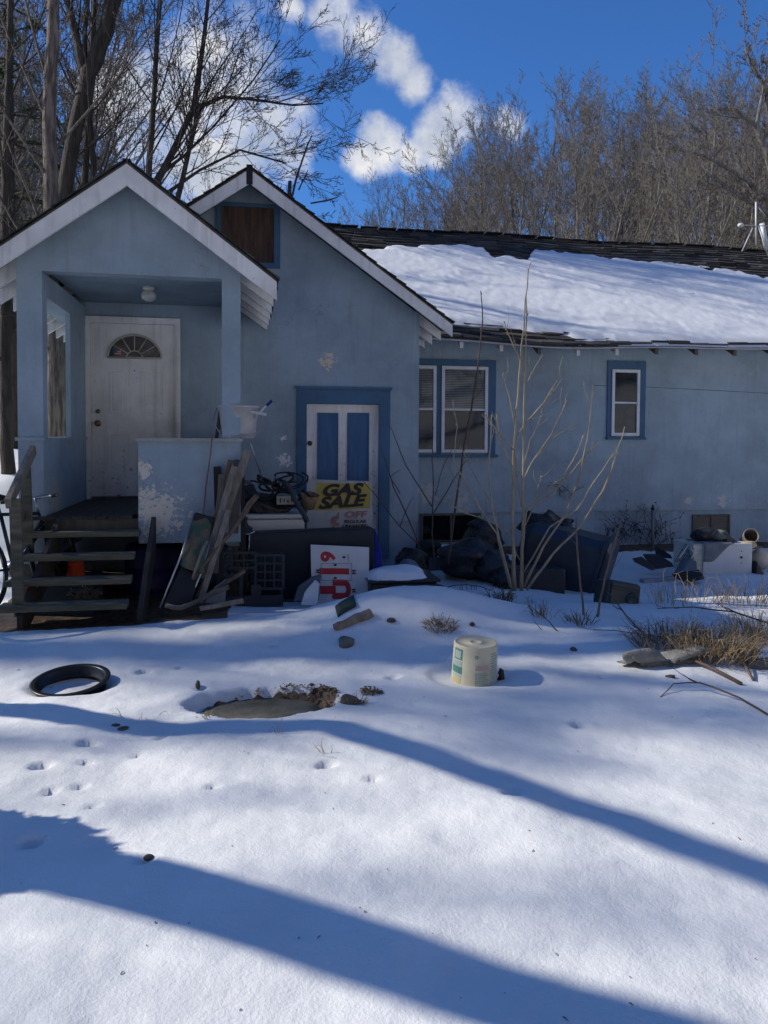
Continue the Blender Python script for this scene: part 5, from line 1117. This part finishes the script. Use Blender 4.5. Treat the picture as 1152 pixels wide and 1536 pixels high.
m = MB(); m.beam(PG(962, 874), PG(1012, 870), .10, .09); m.mi = 0; solo(m, 'foam_strip', pm('grey_foam', (.32,.34,.37)), 'grey foam strip lying in the snow between the small green box and the washing machine', 'foam', bevel=.015)
m = MB(); a = PY(979, 832, YW - .15); b = PY(979, 762, YW - .12); m.tube([a, b], .022, 10); t = thing('iron_pipe', 'grey iron pipe standing upright against the wing wall', 'pipe', (a.x, a.y, a.z)); m.build('pipe_body', pm('galvanised_pipe', (.20,.21,.23), rough=.5, metal=.4), t); m = MB(); m.lathe([(0,.05),(.012,.045),(.012,.02),(.028,.0),(.024,-.03),(0,-.03)], b, 12); m.build('pipe_cap', rub, t)
# ---- aerial on the ridge
def aerial():
    t = thing('roof_aerial', 'white roof aerial with tripod legs on the far right of the ridge', 'aerial', PY(1148, 385, 13.7)); Y = 13.7
    m = MB(); m.tube([PY(1134, 368, Y), PY(1134, 303, Y)], .018, 10); m.build('mast', whiteE, t)
    m = MB(); m.tube([PY(1113, 377, Y), PY(1129, 342, Y)], .012, 8); m.tube([PY(1138, 338, Y), PY(1152, 384, Y)], .016, 8); m.build('strut', whiteE, t)
    m = MB(); m.tube([PY(1113, 338, Y), PY(1152, 339, Y)], .009, 6); m.tube([PY(1138, 310, Y), PY(1148, 325, Y)], .016, 6); m.build('cross_arm', pm('dull_aluminium', (.42,.42,.43)), t)
    m = MB(); m.tube([PY(1143, 335, Y + .1), PY(1150, 375, Y + .1)], .05, 14); m.build('junction_tube', whiteE, t)
    m = MB(); m.lathe([(0,.05),(.05,.03),(.06,0),(.05,-.03),(0,-.05)], PY(1111, 338, Y), 12); m.build('end_knob', whiteE, t)
aerial()
# ---- bucket upside down in the yard
def bucket():
    c = BUCKET; zb = gz(c.x, c.y) - .03; H_ = .285; t = thing('paint_bucket', 'dirty white bucket with green print standing upside down in a snow hole', 'bucket', (c.x, c.y, zb)); r0, r1 = .151, .143
    M = Matrix.Translation((c.x, c.y, zb)) @ Euler((R(3), R(1), 0)).to_matrix().to_4x4()
    m = MB(M); m.lathe([(r0 + .004, 0), (r0 + .004, .012), (r0, .014), (r1, H_ - .008), (r1 - .004, H_), (r1 - .010, H_), (r1 - .014, H_ - .006), (.045, H_ - .007), (.042, H_ - .001), (.034, H_ - .001), (.032, H_ - .006), (0, H_ - .006)], (0,0,0), 64)
    m.build('bucket_body', pm('dirty_white_bucket', (.74,.65,.44), (.54,.46,.30), rough=.5, bump=.05, scale=4), t)
    def patch(m, a0, a1, z0, z1, k=.0012):
        n = max(2, int((a1 - a0) / 4)); rr_ = lambda z: r0 + (r1 - r0) * z / H_ + k
        vs = []; 
        for i in range(n + 1):
            a = R(a0 + (a1 - a0) * i / n)
            for z in (z0, z1): vs.append((rr_(z) * math.cos(a), rr_(z) * math.sin(a), z))
        m.add(vs, [(2*i, 2*i+2, 2*i+3, 2*i+1) for i in range(n)], True)
    grn = pm('faded_green_print', (.09,.25,.19), (.14,.30,.24), bump=0, scale=20); pal = pm('pale_green_print', (.42,.52,.44), (.46,.52,.44), bump=0); yl = pm('yellow_print', (.62,.48,.20), (.6,.5,.3), bump=0); ye = pm('peach_print', (.60,.45,.36), bump=0)
    # the viewer sees angles around -100 degrees; a grows to the right
    m = MB(M); patch(m, -172, -142, .19, .262); m.build('green_panel', grn, t); m = MB(M); patch(m, -168, -146, .20, .25, .0022); m.build('pale_inset', pal, t)
    m = MB(M); patch(m, -182, -141, .10, .145); m.build('green_band', grn, t); m = MB(M); patch(m, -176, -143, .012, .07); m.build('yellow_field', yl, t); m = MB(M); patch(m, -184, -142, .146, .182); patch(m, -178, -142, .074, .096); m.build('pale_band', pal, t)
    m = MB(M)
    rr = random.Random(8)
    for i in range(9): patch(m, -106, -70 - rr.uniform(0, 8), .02 + i * .012, .02 + i * .012 + .006)
    for i in range(15): patch(m, -64, -38 - rr.uniform(0, 5), .02 + i * .0155, .02 + i * .0155 + .008)
    m.build('green_small_print', pm('mid_green_print', (.22,.36,.30), (.30,.42,.35), bump=0), t)
    m = MB(M); patch(m, -106, -70, .14, .175); m.build('peach_box', ye, t)
    m = MB(M); text_mb(m, 'O', .028, (0,0,0), (1,0,0), (0,0,1), bold=.001)
    a = R(-104); k = r0 + (r1-r0)*.8 + .0015; off = Vector((k*math.cos(a), k*math.sin(a), .225)); T = Matrix.Rotation(a + math.pi/2, 3, 'Z'); inv = M.inverted()
    m.v = [tuple(M @ (T @ (inv @ Vector(v)) + off)) for v in m.v]; m.build('round_mark', grn, t)
    m = blob((c.x + .17, c.y - .06, zb + .055), (.022, .02, .05), 8, .02, 20.); solo(m, 'curled_leaf', pm('dark_dead_leaf', (.04,.025,.015)), 'dark curled leaf against the right side of the bucket', 'leaf')
bucket()
# ---- black ring
def ring_():
    c = Vector((RING.x, RING.y, gz(RING.x, RING.y) + .085)); M = Matrix.Translation(c) @ Euler((R(7), R(-2), 0)).to_matrix().to_4x4() @ Matrix.Scale(.93, 4); m = MB(M)
    m.lathe([(.228, 0), (.256, .0), (.258, .006), (.250, .010), (.226, .010), (.216, .0), (.212, -.05), (.196, -.056), (.196, -.062), (.214, -.062), (.218, -.10), (.222, -.10), (.224, -.01), (.228, 0)], (0,0,0), 64); solo(m, 'black_ring', pm('satin_black', (.012,.012,.013), rough=.35, bump=.03), 'round black metal ring lying in the snow in front of the steps', 'ring')
ring_()
# ---- stone cover in the melted hole
c = Vector((SLAB.x - .02, SLAB.y, -.105)); m = MB(); m.lathe([(0, .055), (.28, .052), (.36, .046), (.375, .03), (.375, -.06)], c, 48); m.v = [(x, y, z + .006 * float(vn(x, y, 9.))) for x, y, z in m.v]
solo(m, 'stone_cover', pm('mossy_concrete', (.19,.165,.125), (.085,.08,.05), scale=5, rough=.9, bump=.5), 'round mossy concrete well cover in a melted hollow of the snow', 'well cover')
def leaves(name, label, spots, n, s=.03, mat=None, zoff=.01):
    rr = random.Random(len(label)); m = MB()
    for i in range(n):
        cx, cy, rx, ry = rr.choice(spots); a = rr.uniform(0, 6.28); q = math.sqrt(rr.random()); x = cx + rx*q*math.cos(a); y = cy + ry*q*math.sin(a); z = gz(x, y) + zoff + rr.uniform(0, .02)
        k = s * rr.uniform(.6, 1.3); e = Euler((rr.uniform(-.8,.8), rr.uniform(-.8,.8), rr.uniform(0,6.28))).to_matrix(); m.mi = rr.randrange(2)
        m.add([Vector((x,y,z)) + e @ Vector(v) for v in ((-k,0,0),(-k*.2,-k*.5,.2*k),(k,0,.1*k),(-k*.1,k*.5,.25*k))], [(0,1,2,3)])
    solo(m, name, [pm('brown_leaf', (.22,.12,.06), (.13,.075,.04), bump=0), pm('tan_leaf', (.36,.24,.13), (.22,.14,.08), bump=0)], label, 'leaves', kind='stuff')
leaves('leaf_litter', 'brown dead leaves round the well cover', [(SLAB.x + .22, SLAB.y + .20, .22, .05), (SLAB.x + .38, SLAB.y + .10, .09, .10), (SLAB.x + .02, SLAB.y + .23, .2, .03), (SLAB.x + .66, SLAB.y + .10, .07, .05)], 420, .014, zoff=.003)
# ---- log, stones, loose bits on the snow
a, b = PG(501, 946), PG(556, 924); m = MB(); pts = [a.lerp(b, i / 8) + Vector((0, 0, .02 + .003 * math.sin(i * 1.7))) for i in range(9)]; m.tube(pts, [.024, .026, .028, .030, .034, .037, .040, .042, .036], 7, smooth=False); disp(m, .012, 16.); solo(m, 'log', pm('split_log_bark', (.30,.23,.17), (.13,.09,.06), stretch=(1,1,1), scale=14, bump=.6), 'short split piece of log poking out of the snow mound', 'log')
def stone(px_, py, rx, ry, rz, label, mat=None, name='stone'):
    p = PG(px_, py); m = blob((p.x, p.y, p.z + rz * .3), (rx, ry, rz), 12, rx * .5, 11.); solo(m, name, mat or pm('grey_stone', (.16,.15,.13), (.08,.08,.07), scale=12, bump=.4), label, 'stone')
stone(518, 967, .062, .05, .045, 'grey stone on the snow just below the log'); stone(587, 932, .045, .03, .022, 'small brown stone in a hollow right of the log', pm('brown_stone', (.10,.08,.06)))
stone(183, 1094, .03, .02, .012, 'small dark stone in the snow right of the black ring', pm('brown_stone', (.10,.08,.06))); stone(173, 1089, .022, .015, .01, 'smallest dark stone next to the other by the black ring', pm('brown_stone', (.10,.08,.06)))
stone(468, 1028, .018, .013, .01, 'tiny pebble in the snow above the well cover', pm('brown_stone', (.10,.08,.06))); stone(708, 938, .022, .02, .02, 'dark pebble on the crest above the bucket', pm('brown_stone', (.10,.08,.06)))
stone(297, 1030, .016, .03, .03, 'dark pebble in a dent left of the well cover', pm('brown_stone', (.10,.08,.06))); stone(222, 1288, .02, .014, .012, 'dark crumb in the shaded snow at lower left', pm('brown_stone', (.10,.08,.06)))
stone(524, 1054, .07, .05, .03, 'rounded brown clod right of the well cover', pm('brown_stone', (.10,.08,.06)))
p = PG(992, 990); m = blob((p.x, p.y, p.z + .03), (.30, .13, .05), 18, .15, 7.); solo(m, 'grey_sack', pm('coarse_grey_sacking', (.26,.25,.23), (.15,.145,.13), scale=14, bump=.7, bscale=70), 'coarse grey sack frozen in the snow left of the dry grass', 'sack')
p = PG(1150, 1000); m = blob((p.x, p.y, p.z + .02), (.2, .07, .05), 12, .05, 5.); solo(m, 'fallen_log', pm('grey_stone', (.16,.15,.13)), 'grey fallen log at the right picture edge behind the dry grass', 'log')
# ---- sapling with many stems
def shoots(name, label, stems, mat, cat='sapling', group=None, n=6, buds=0, seed=1, base=None, tm=None):
    rr = random.Random(seed); m = MB(); tw = MB(); P0 = None; tr_ = stems[0][0]; bx = PY(tr_[0], tr_[1], tr_[2])
    for st in stems:
        pts = [PY(x, y, Y) for x, y, Y, w in st]; rs = [w * .31 / F * p.y for (x, y, Y, w), p in zip(st, pts)]; Q = []; Rr = []
        for i in range(len(pts) - 1):
            for q in range(3): f = q / 3; Q.append(pts[i].lerp(pts[i+1], f) + (Vector((rr.uniform(-1,1), rr.uniform(-1,1), 0)) * .006 if q else Vector((0,0,0)))); Rr.append(rs[i]*(1-f) + rs[i+1]*f)
        Q.append(pts[-1]); Rr.append(rs[-1]); (m if st is stems[0] or st[0][3] > 4.5 else tw).tube(Q, [max(r, .0022) for r in Rr], n)
        for b in range(2 if buds else 0):
            p, d = along(Q, rr.uniform(.3, .95)); s_ = rperp(d, rr); l = rr.uniform(.06, .2); tw.tube([p, p + (d + s_ * .7) * l * .6, p + (d * 1.2 + s_ * .6) * l], [.0026, .0022, .0013], 4)
        for b in range(buds):
            p, d = along(Q, rr.uniform(.35, 1)); r = rr.uniform(.004, .007); s_ = rperp(d, rr); tw.tube([p, p + (s_ + d) * r * 1.6, p + (s_ + d*2) * r * 2.2], [r * .8, r, r * .2], 5)
    t = thing(name, label, cat, (bx.x, bx.y, bx.z), group); m.build('trunk', mat, t)
    if tw.v: tw.build('crown', tm or mat, t)
    return t
sapM = pm('pale_sapling_bark', (.42,.34,.22), (.24,.19,.125), scale=12, stretch=(1,1,.3), bump=.2)
Y = 7.1
shoots('sapling', 'bare pale sapling with many thin stems growing in front of the wing', [
 [(772,886,Y,13),(769,800,Y,9),(770,700,Y,8),(774,620,Y,6),(781,540,Y,5),(787,470,Y,4),(792,410,Y,2.5),(797,393,Y,2)],
 [(782,886,Y,12),(784,800,Y,8),(785,700,Y,6.5),(786,620,Y,5.5),(788,540,Y,4.5),(790,480,Y,3.5),(789,440,Y,2)],
 [(768,885,Y,7),(752,820,Y-.1,5),(738,760,Y-.2,4),(733,710,Y-.3,3),(737,640,Y-.3,3),(738,622,Y-.3,4)],
 [(765,880,Y,6),(745,800,Y-.1,4),(722,765,Y-.2,4),(680,690,Y-.3,3),(686,640,Y-.3,2),(679,600,Y-.3,2.5)],
 [(786,880,Y,8),(815,820,Y-.05,6),(850,770,Y-.1,5),(873,700,Y-.2,4.5),(884,640,Y-.3,3.5),(890,578,Y-.3,2)],
 [(790,885,Y-.1,8),(830,830,Y-.2,6),(870,790,Y-.3,5),(905,735,Y-.3,4.5),(922,690,Y-.4,3.5),(937,640,Y-.4,2.5)],
 [(784,860,Y,5),(825,790,Y-.3,4),(865,765,Y-.3,3.5),(893,720,Y-.3,3),(922,678,Y-.4,2.5)],
 [(783,830,Y,5),(790,765,Y-.1,3.5),(830,740,Y-.1,4),(872,690,Y-.2,3),(898,660,Y-.2,2)],
 [(785,770,Y,5),(812,740,Y-.1,4),(845,715,Y-.1,3.5),(865,680,Y-.1,2.5),(877,650,Y-.1,1.8)],
 [(785,720,Y,4),(800,690,Y+.1,3.5),(825,660,Y+.1,3),(862,636,Y+.1,2)],[(800,690,Y+.1,3),(828,650,Y+.1,2.5),(850,600,Y+.1,1.5)],
 [(772,660,Y,4),(790,632,Y,3.5),(815,605,Y,3),(836,570,Y,2)],[(795,628,Y,3),(820,600,Y,2.5),(843,568,Y,1.6)],
 [(786,560,Y,3.5),(790,575,Y,3),(797,560,Y,2.5),(814,532,Y,1.6)],[(786,556,Y,3.5),(776,530,Y,3),(762,500,Y,2.5),(757,482,Y,1.8)],
 [(771,675,Y,4),(752,655,Y-.1,3.5),(735,632,Y-.1,3),(726,620,Y-.1,2)],[(768,700,Y,3.5),(750,660,Y-.1,2.5),(744,620,Y-.1,2)],
 [(773,640,Y,3.5),(765,600,Y,3),(757,570,Y,2.2),(754,560,Y,1.6)],[(782,760,Y,4),(777,720,Y,3.5),(773,685,Y,3)],
 [(768,800,Y,4),(730,780,Y-.1,3),(700,770,Y-.2,3),(665,752,Y-.3,2.5)],[(700,770,Y-.2,2.5),(690,740,Y-.2,2),(675,700,Y-.2,1.6)],
 [(780,840,Y,3.5),(760,800,Y+.1,3),(745,770,Y+.1,2.5),(705,700,Y+.1,2),(690,670,Y+.1,1.6)],
 [(786,700,Y,3),(795,660,Y+.1,2.6),(806,640,Y+.1,2),(813,615,Y+.1,1.4)],
 [(787,790,Y,4),(800,760,Y,3),(806,735,Y,2.2),(812,715,Y,1.5)],
], sapM, buds=3)
dkM = pm('dark_shoot_bark', (.10,.065,.05), (.06,.04,.035), bump=0)
shoots('whip_shoot', 'tall dark single shoot rising past the double window left of the sapling', [[(672,846,8.0,7),(686,740,8.0,6),(700,650,8.0,6),(709,600,8.0,5),(718,540,8.0,4.5),(724,480,8.0,3.5),(721,436,8.0,2.5)]], dkM, 'shoot', buds=2, seed=3)
shoots('thin_bush', 'thin dark leafless bush at the house corner left of the double window', [
 [(652,850,8.1,4),(648,800,8.1,3.5),(650,740,8.1,3),(648,690,8.1,2.5),(650,640,8.1,1.5)],[(640,855,8.1,4),(622,800,8.1,3.5),(590,730,8.1,3),(578,690,8.1,2.5),(570,670,8.1,1.5)],
 [(626,815,8.1,3),(600,790,8.1,2.5),(565,745,8.1,2.5),(545,722,8.1,1.5)],[(648,760,8.1,3),(610,700,8.1,2.6),(590,650,8.1,2),(586,640,8.1,1.5)],[(650,770,8.1,3),(680,720,8.1,2.5),(700,690,8.1,1.6)],
 [(600,790,8.1,2.5),(612,760,8.1,2),(620,745,8.1,1.4)],[(600,740,8.1,2.5),(585,715,8.1,2),(600,705,8.1,1.4)],[(652,745,8.1,2.5),(665,700,8.1,2),(680,670,8.1,1.3)]], dkM, 'bush', seed=5)
shoots('twin_shoots', 'two thin brown shoots standing side by side in the snow below the bin', [[(877,968,6.0,7),(874,900,6.0,6),(867,840,6.0,5.5),(864,776,6.0,4)]], pm('brown_shoot_bark', (.20,.14,.10), (.13,.09,.07), bump=0), 'shoot', buds=3, seed=6)
shoots('twin_shoots', 'leaning thicker brown shoot right of the upright one below the bin', [[(889,968,5.95,8),(900,900,5.95,6),(912,850,5.95,5.5),(930,786,5.95,4.5)]], pm('brown_shoot_bark', (.20,.14,.10)), 'shoot', buds=3, seed=7)
shoots('fallen_twig', 'thin dark twig arching out of the snow near a brown clump right of the bucket', [[(858,975,5.6,4),(840,950,5.6,3.5),(815,925,5.6,2.5),(793,907,5.6,1.8)],[(840,975,5.6,2.5),(818,950,5.6,2),(800,930,5.6,1.5)]], dkM, 'twig', seed=8)
stone(860, 976, .03, .025, .022, 'brown clod at the foot of the arching twig', pm('brown_stone', (.10,.08,.06)))
# thorny arching cane behind the mound
m = MB(); P = [PY(x, y, 7.3) for x, y in ((662,884),(680,878),(700,877),(722,880),(738,886))]; m.tube(P, .005, 6)
for x in (690, 693, 700, 707, 711, 714): p = PY(x, 878, 7.3); m.tube([p, p + Vector((.003, 0, -.045))], .004, 4)
solo(m, 'arching_cane', dkM, 'dark arching cane with hanging bits on the snow behind the mound', 'cane')
# ---- dry grass and weeds
straw = pm('dry_straw', (.52,.38,.20), (.34,.23,.12), bump=0, scale=9); straw3 = pm('grey_straw', (.33,.25,.15), (.20,.14,.085), bump=0, scale=9); straw2 = pm('brown_weed', (.20,.13,.08), (.12,.08,.05), bump=0)
def clump(px_, py, r, h, n, label, mat=straw, lean=.5, seed=0, name='dry_grass', w=.0023, cat='grass'):
    rr = random.Random(seed + px_); c = PG(px_, py); m = MB()
    for i in range(n):
        a = rr.uniform(0, 6.28); q = r * rr.random() ** .6; x = c.x + q * math.cos(a); y = c.y + q * math.sin(a) * .7; z = gz(x, y) - .01
        d = Vector((math.cos(a) * lean * rr.random() + rr.gauss(0, .22), math.sin(a) * lean * rr.random() + rr.gauss(0, .22), 1)).normalized(); l = h * rr.uniform(.4, 1.15); bend = Vector((rr.gauss(0, .5), rr.gauss(0, .4), -rr.uniform(.1, 1.4)))
        p = Vector((x, y, z)); pts = [p, p + d * l * .5, p + d * l * .85 + bend * l * .12, p + d * l + bend * l * .38]; m.mi = 0; ww = w * rr.uniform(.6, 1.5); m.mi = rr.randrange(2); m.tube(pts, [ww, ww, ww * .7, ww * .3], 3, cap=False)
    return solo(m, name, [mat, straw3], label, cat)
clump(1075, 985, .28, .30, 480, 'largest tuft of tan dry grass at the right of the yard', lean=1.1); clump(1010, 968, .28, .22, 330, 'brown dry grass tuft above the grey sack', straw2, lean=1.1, seed=2)
clump(1140, 960, .26, .28, 260, 'dry grass tuft at the right picture edge', lean=.9, seed=3, mat=straw); clump(1045, 905, .5, .32, 90, 'sparse pale seed stems rising from the shaded snow on the right', lean=.4, seed=4)
clump(1125, 905, .3, .36, 60, 'sparse grass stems at the right edge below the washing machine', straw2, lean=.5, seed=5)
clump(660, 940, .11, .09, 170, 'small tuft of flattened tan grass on the snow mound', lean=1.6, seed=6); clump(752, 905, .10, .20, 60, 'dead weed with curled leaves right of the mound', straw2, lean=.5, seed=7, w=.004, cat='weed', name='dead_weed')
clump(795, 905, .04, .1, 8, 'few thin stalks below the sapling', straw2, seed=8); clump(535, 1054, .06, .07, 60, 'little tan grass tuft right of the well cover', lean=1., seed=9)
clump(418, 1100, .03, .12, 5, 'few bent straws in front of the well cover', lean=.3, seed=10, w=.0016); clump(490, 1130, .04, .12, 5, 'bent straws on the snow below the well cover', lean=1.2, seed=11, w=.0016); clump(210, 1075, .12, .1, 8, 'thin straws between black ring and well cover', lean=1.2, seed=12, w=.0013)
clump(310, 1075, .05, .06, 14, 'short grass blades at the left end of the well cover', lean=1., seed=13); clump(815, 925, .1, .16, 26, 'low dark weeds below the sapling box', straw2, lean=.8, seed=14, name='dead_weed', cat='weed', w=.003); clump(870, 935, .12, .15, 40, 'low dark weeds left of the small green box', straw2, lean=.8, seed=15, name='dead_weed', cat='weed', w=.003)
def fallen(pts, r, mat, label, seed=0, side=5):
    rr = random.Random(seed); P = [PG(x, y) + Vector((0, 0, h)) for x, y, h in pts]; Q = []
    for i in range(len(P) - 1): Q += [P[i], P[i].lerp(P[i+1], .5) + Vector((rr.uniform(-1,1), rr.uniform(-1,1), rr.uniform(-.5,1))) * .012]
    Q.append(P[-1]); m = MB(); n = len(Q); m.tube(Q, [r * (1 - .75 * i / n) for i in range(n)], 6)
    for k in range(side): p, d = along(Q, rr.uniform(.2, .95)); s_ = rperp(d, rr); s_.z = abs(s_.z) * .5; l = rr.uniform(.08, .22); m.tube([p, p + (d + s_) * l * .5, p + (d + s_) * l + Vector((0,0,.02))], [r*.4, r*.3, r*.12], 4, cap=False)
    solo(m, 'fallen_branch', mat, label, 'branch')
brn = pm('brown_branch_bark', (.16,.105,.07), (.09,.06,.045), bump=.1)
fallen([(1112,1028,.01),(1060,1005,.03),(1000,985,.05),(960,962,.08),(925,925,.12),(902,902,.14)], .013, brn, 'long brown branch running up to the small green box', 1)
fallen([(1165,1080,.0),(1110,1052,.02),(1050,1036,.05),(1010,1035,.04),(990,1046,.0)], .008, brn, 'thin arching twig lying lowest at the right of the yard', 2, 2)
fallen([(1160,960,.12),(1100,945,.15),(1040,935,.14),(985,930,.10)], .009, brn, 'thin branch crossing above the dry grass tufts', 3)
fallen([(1130,1022,.01),(1115,1005,.05),(1105,985,.08)], .01, brn, 'short forked twig on the snow at the right picture edge', 4)
fallen([(1070,990,.02),(1030,975,.05),(965,962,.05),(890,950,.03)], .007, brn, 'straight twig pointing left from the dry grass to the two shoots', 5)
fallen([(1012,1018,.012),(998,1017,.012)], .012, brn, 'short broken stick on the snow under the grey sack', 6, 0)
# white thin stick in front of washer
stick([(1012,905,7.6),(1030,885,7.9),(1043,868,8.2)], .004, .004, sapM, 'pale thin straw leaning in the snow before the washing machine', name='straw', cat='straw')
# ---- vine on the wing wall
def vine():
    rr = random.Random(3); m = MB(); t0 = PY(930, 812, YW - .02)
    for k in range(70):
        x, y = rr.uniform(905, 1025), rr.uniform(795, 822); p = PY(x, y, YW - .03); d = Vector((rr.uniform(-.6,.6), 0, 1)).normalized(); pts = [p]; L = rr.uniform(.15, .62) * (1.1 if 915 < x < 995 else .5)
        for i in range(7): d = (d + Vector((rr.gauss(0,.45), rr.gauss(0,.06), rr.gauss(0,.25)))).normalized(); q = pts[-1] + d * L / 7; q.y = min(YW - .012, max(YW - .10, q.y)); pts.append(q)
        m.tube(pts, [.004, .004, .0035, .003, .003, .0025, .002, .0015], 4, cap=False)
        for i in range(3, 8):
            if rr.random() < .7: q = pts[i]; a = Euler((rr.random()*3, rr.random()*3, rr.random()*3)).to_matrix(); s_ = rr.uniform(.010, .022); m.add([q + a @ Vector(v) for v in ((-s_,0,0),(0,-s_*.6,0),(s_,0,0),(0,s_*.6,0))], [(0,1,2,3)])
    solo(m, 'dead_vine', pm('dark_vine', (.045,.035,.035), (.03,.025,.025), bump=0), 'dark leafless vine climbing the wing wall between the bin and the iron pipe', 'vine')
vine()
m = MB(); rr = random.Random(9)
for k in range(10):
    p = PY(rr.uniform(838, 858), rr.uniform(735, 750), YW - .02); pts = [p]; d = Vector((rr.uniform(-1,1), 0, rr.uniform(.2,1))).normalized()
    for i in range(6): d = (d + Vector((rr.gauss(0,.5), 0, rr.gauss(0,.4)))).normalized(); q = pts[-1] + d * .04; q.y = YW - .015; pts.append(q)
    m.tube(pts, .0028, 4)
solo(m, 'dead_vine', pm('dark_vine', (.045,.035,.035)), 'small wisp of dark vine on the wall above the tipped bin', 'vine')
# yellow notice on a far tree
p = PY(1, 605, 13.5); m = MB(); m.bb(p.x - .13, p.x + .05, 13.48, 13.5, p.z - .09, p.z + .09); solo(m, 'posted_notice', pm('yellow_notice', (.65,.58,.12)), 'small yellow notice in the woods at the left picture edge', 'notice')
# evergreens: needle clusters on drooping boughs
def pine(label, loc, H, r, seed, z0=.2, dense=1.0, colr=((.035,.06,.025),(.06,.085,.03))):
    rr = random.Random(seed); x, y = loc; z = float(G(x, y, False)); t = thing('pine_tree', label, 'tree', (x, y, z)); tr = MB(); cr = MB(); tr.tube([(x, y, z - .3), (x, y, z + H*.5), (x + .1, y, z + H)], [.18, .11, .02], 8); k = z0 * H
    while k < H:
        nb = 5; R_ = r * (1 - (k / H)) ** .7
        for b in range(nb):
            a = rr.uniform(0, 6.28); l = R_ * rr.uniform(.6, 1.1); d = Vector((math.cos(a), math.sin(a), -.08)); p = Vector((x, y, z + k)); pts = [p, p + d * l * .5 + Vector((0,0,.05*l)), p + d * l]; tr.tube(pts, [.03, .02, .008], 4, cap=False)
            for q in range(int(16 * dense * l / r) + 4):
                u, dd = along(pts, rr.uniform(.25, 1)); 
                for s_ in range(7): v = (dd + Vector((rr.gauss(0,.8), rr.gauss(0,.8), rr.gauss(-.1,.6)))).normalized() * rr.uniform(.12, .3); w = v.cross(Vector((rr.gauss(0,1), rr.gauss(0,1), rr.gauss(0,1)))).normalized() * .016; cr.add([u - w, u + v, u + w], [(0, 1, 2)])
        k += H * .045
    tr.build('trunk', barkD, t); cr.build('crown', pm('needles_' + str(seed % 3), *colr, bump=0, scale=1.5), t)
p = PD(18, 655, 17); pine('dark pine filling the left picture edge above the porch roof', (p.x, p.y), 13, 2.8, 41)
p = PD(-60, 655, 22); pine('second dark pine further left behind the bare trunks', (p.x, p.y), 15, 3.2, 44)
p = PD(1120, 655, 27); pine('yellow green cedar behind the ridge at the far right beside the aerial', (p.x, p.y), 8.2, 2.0, 42, .1, 2.2, ((.09,.10,.03),(.13,.13,.05)))
p = PD(1165, 655, 28); pine('green cedar at the right picture edge behind the aerial', (p.x, p.y), 10.5, 2.0, 45, .1, 2.2, ((.09,.10,.03),(.13,.13,.05)))

# wind-blown crumbs of bark and twig lying on the snow
def crumbs():
    rr = random.Random(21); m = MB()
    for i in range(60):
        p = PZ(rr.uniform(-20, 1170), 930 + 600 * rr.random() ** 1.6, .03); x, y = p.x, p.y; z = gz(x, y) + .002; a = rr.uniform(0, 6.28); l = rr.choice((.005, .008, .012, .018)) * rr.uniform(.6, 1.2)
        d = Vector((math.cos(a), math.sin(a), .05)); q = Vector((x, y, z)); m.tube([q, q + d * l * .5 + Vector((0, 0, .002)), q + d * l], [.0016, .002, .001], 4, cap=False)
    solo(m, 'bark_crumbs', brn, 'fine dark crumbs of bark and twig scattered on the snow', 'debris', kind='stuff')
crumbs()

# more odds and ends between the porch corner and the crate
bag(322, 848, 7.3, .20, .2, .22, 'black trash bag wedged behind the leaning planks', seed=3)
bag(352, 806, 7.9, .14, .2, .26, 'narrow black trash bag squeezed against the left side of the freezer', seed=4)
bag(818, 788, 8.95, .28, .22, .16, 'black trash bag slumped on top of the tipped bin', amp=.2, seed=5)
bag(756, 872, 8.0, .14, .14, .12, 'smallest black trash bag in front of the low black box', seed=6)
stick([(392,742,fY-.02),(372,752,fY-.1),(352,782,fY-.3)], .012, .010, rub, 'thin black cable trailing off the left of the freezer', name='cable', cat='cable')
stick([(386,713,fY+.2),(410,726,fY+.15),(446,722,fY+.1)], .015, .012, rub, 'black pipe end sticking out of the hose tangle', name='pipe', cat='pipe')
m = MB(); c = PY(424, 726, fY + .12); m.M = Matrix.Translation(c) @ Euler((1.2, .3, .4)).to_matrix().to_4x4(); m.lathe([(0,.02),(.03,.02),(.045,.0),(.03,-.02),(0,-.02)], (0,0,0), 16); solo(m, 'bicycle_lamp', chrome, 'small round metal lamp on top of the hose heap', 'lamp')
for (pts, w_, lb) in ((((326,700,7.2),(331,800,7.05)), .07, 'charred upright plank nearest the porch wall'), (((362,716,7.35),(366,800,7.3)), .06, 'dark plank standing behind the long branch')):
    a, b = PY(*pts[0]), PY(*pts[1]); b.z = gz(b.x, b.y); m = MB(); m.beam(a, b, w_, .02, (0, -1, .2)); solo(m, 'plank', pm('charred_wood', (.03,.027,.025), rough=.9, bump=.4), lb, 'board', GP, bevel=.003)
m = MB(); m.prism([PY(340, 868, 6.95), PY(338, 905, 6.9), PY(306, 905, 6.75), PY(322, 880, 6.85)], (0, .02, 0)); solo(m, 'glass_sheet', pm('dark_blue_grey_sheet', (.07,.09,.12), rough=.3, bump=.03), 'blue grey sheet standing in the snow left of the plastic crate', 'sheet', bevel=.003)
snowcap((PG(392, 897).x, 7.05, PG(392, 897).z + .0), .22, .10, .05, 'thin drift of snow inside the foot of the plastic crate')
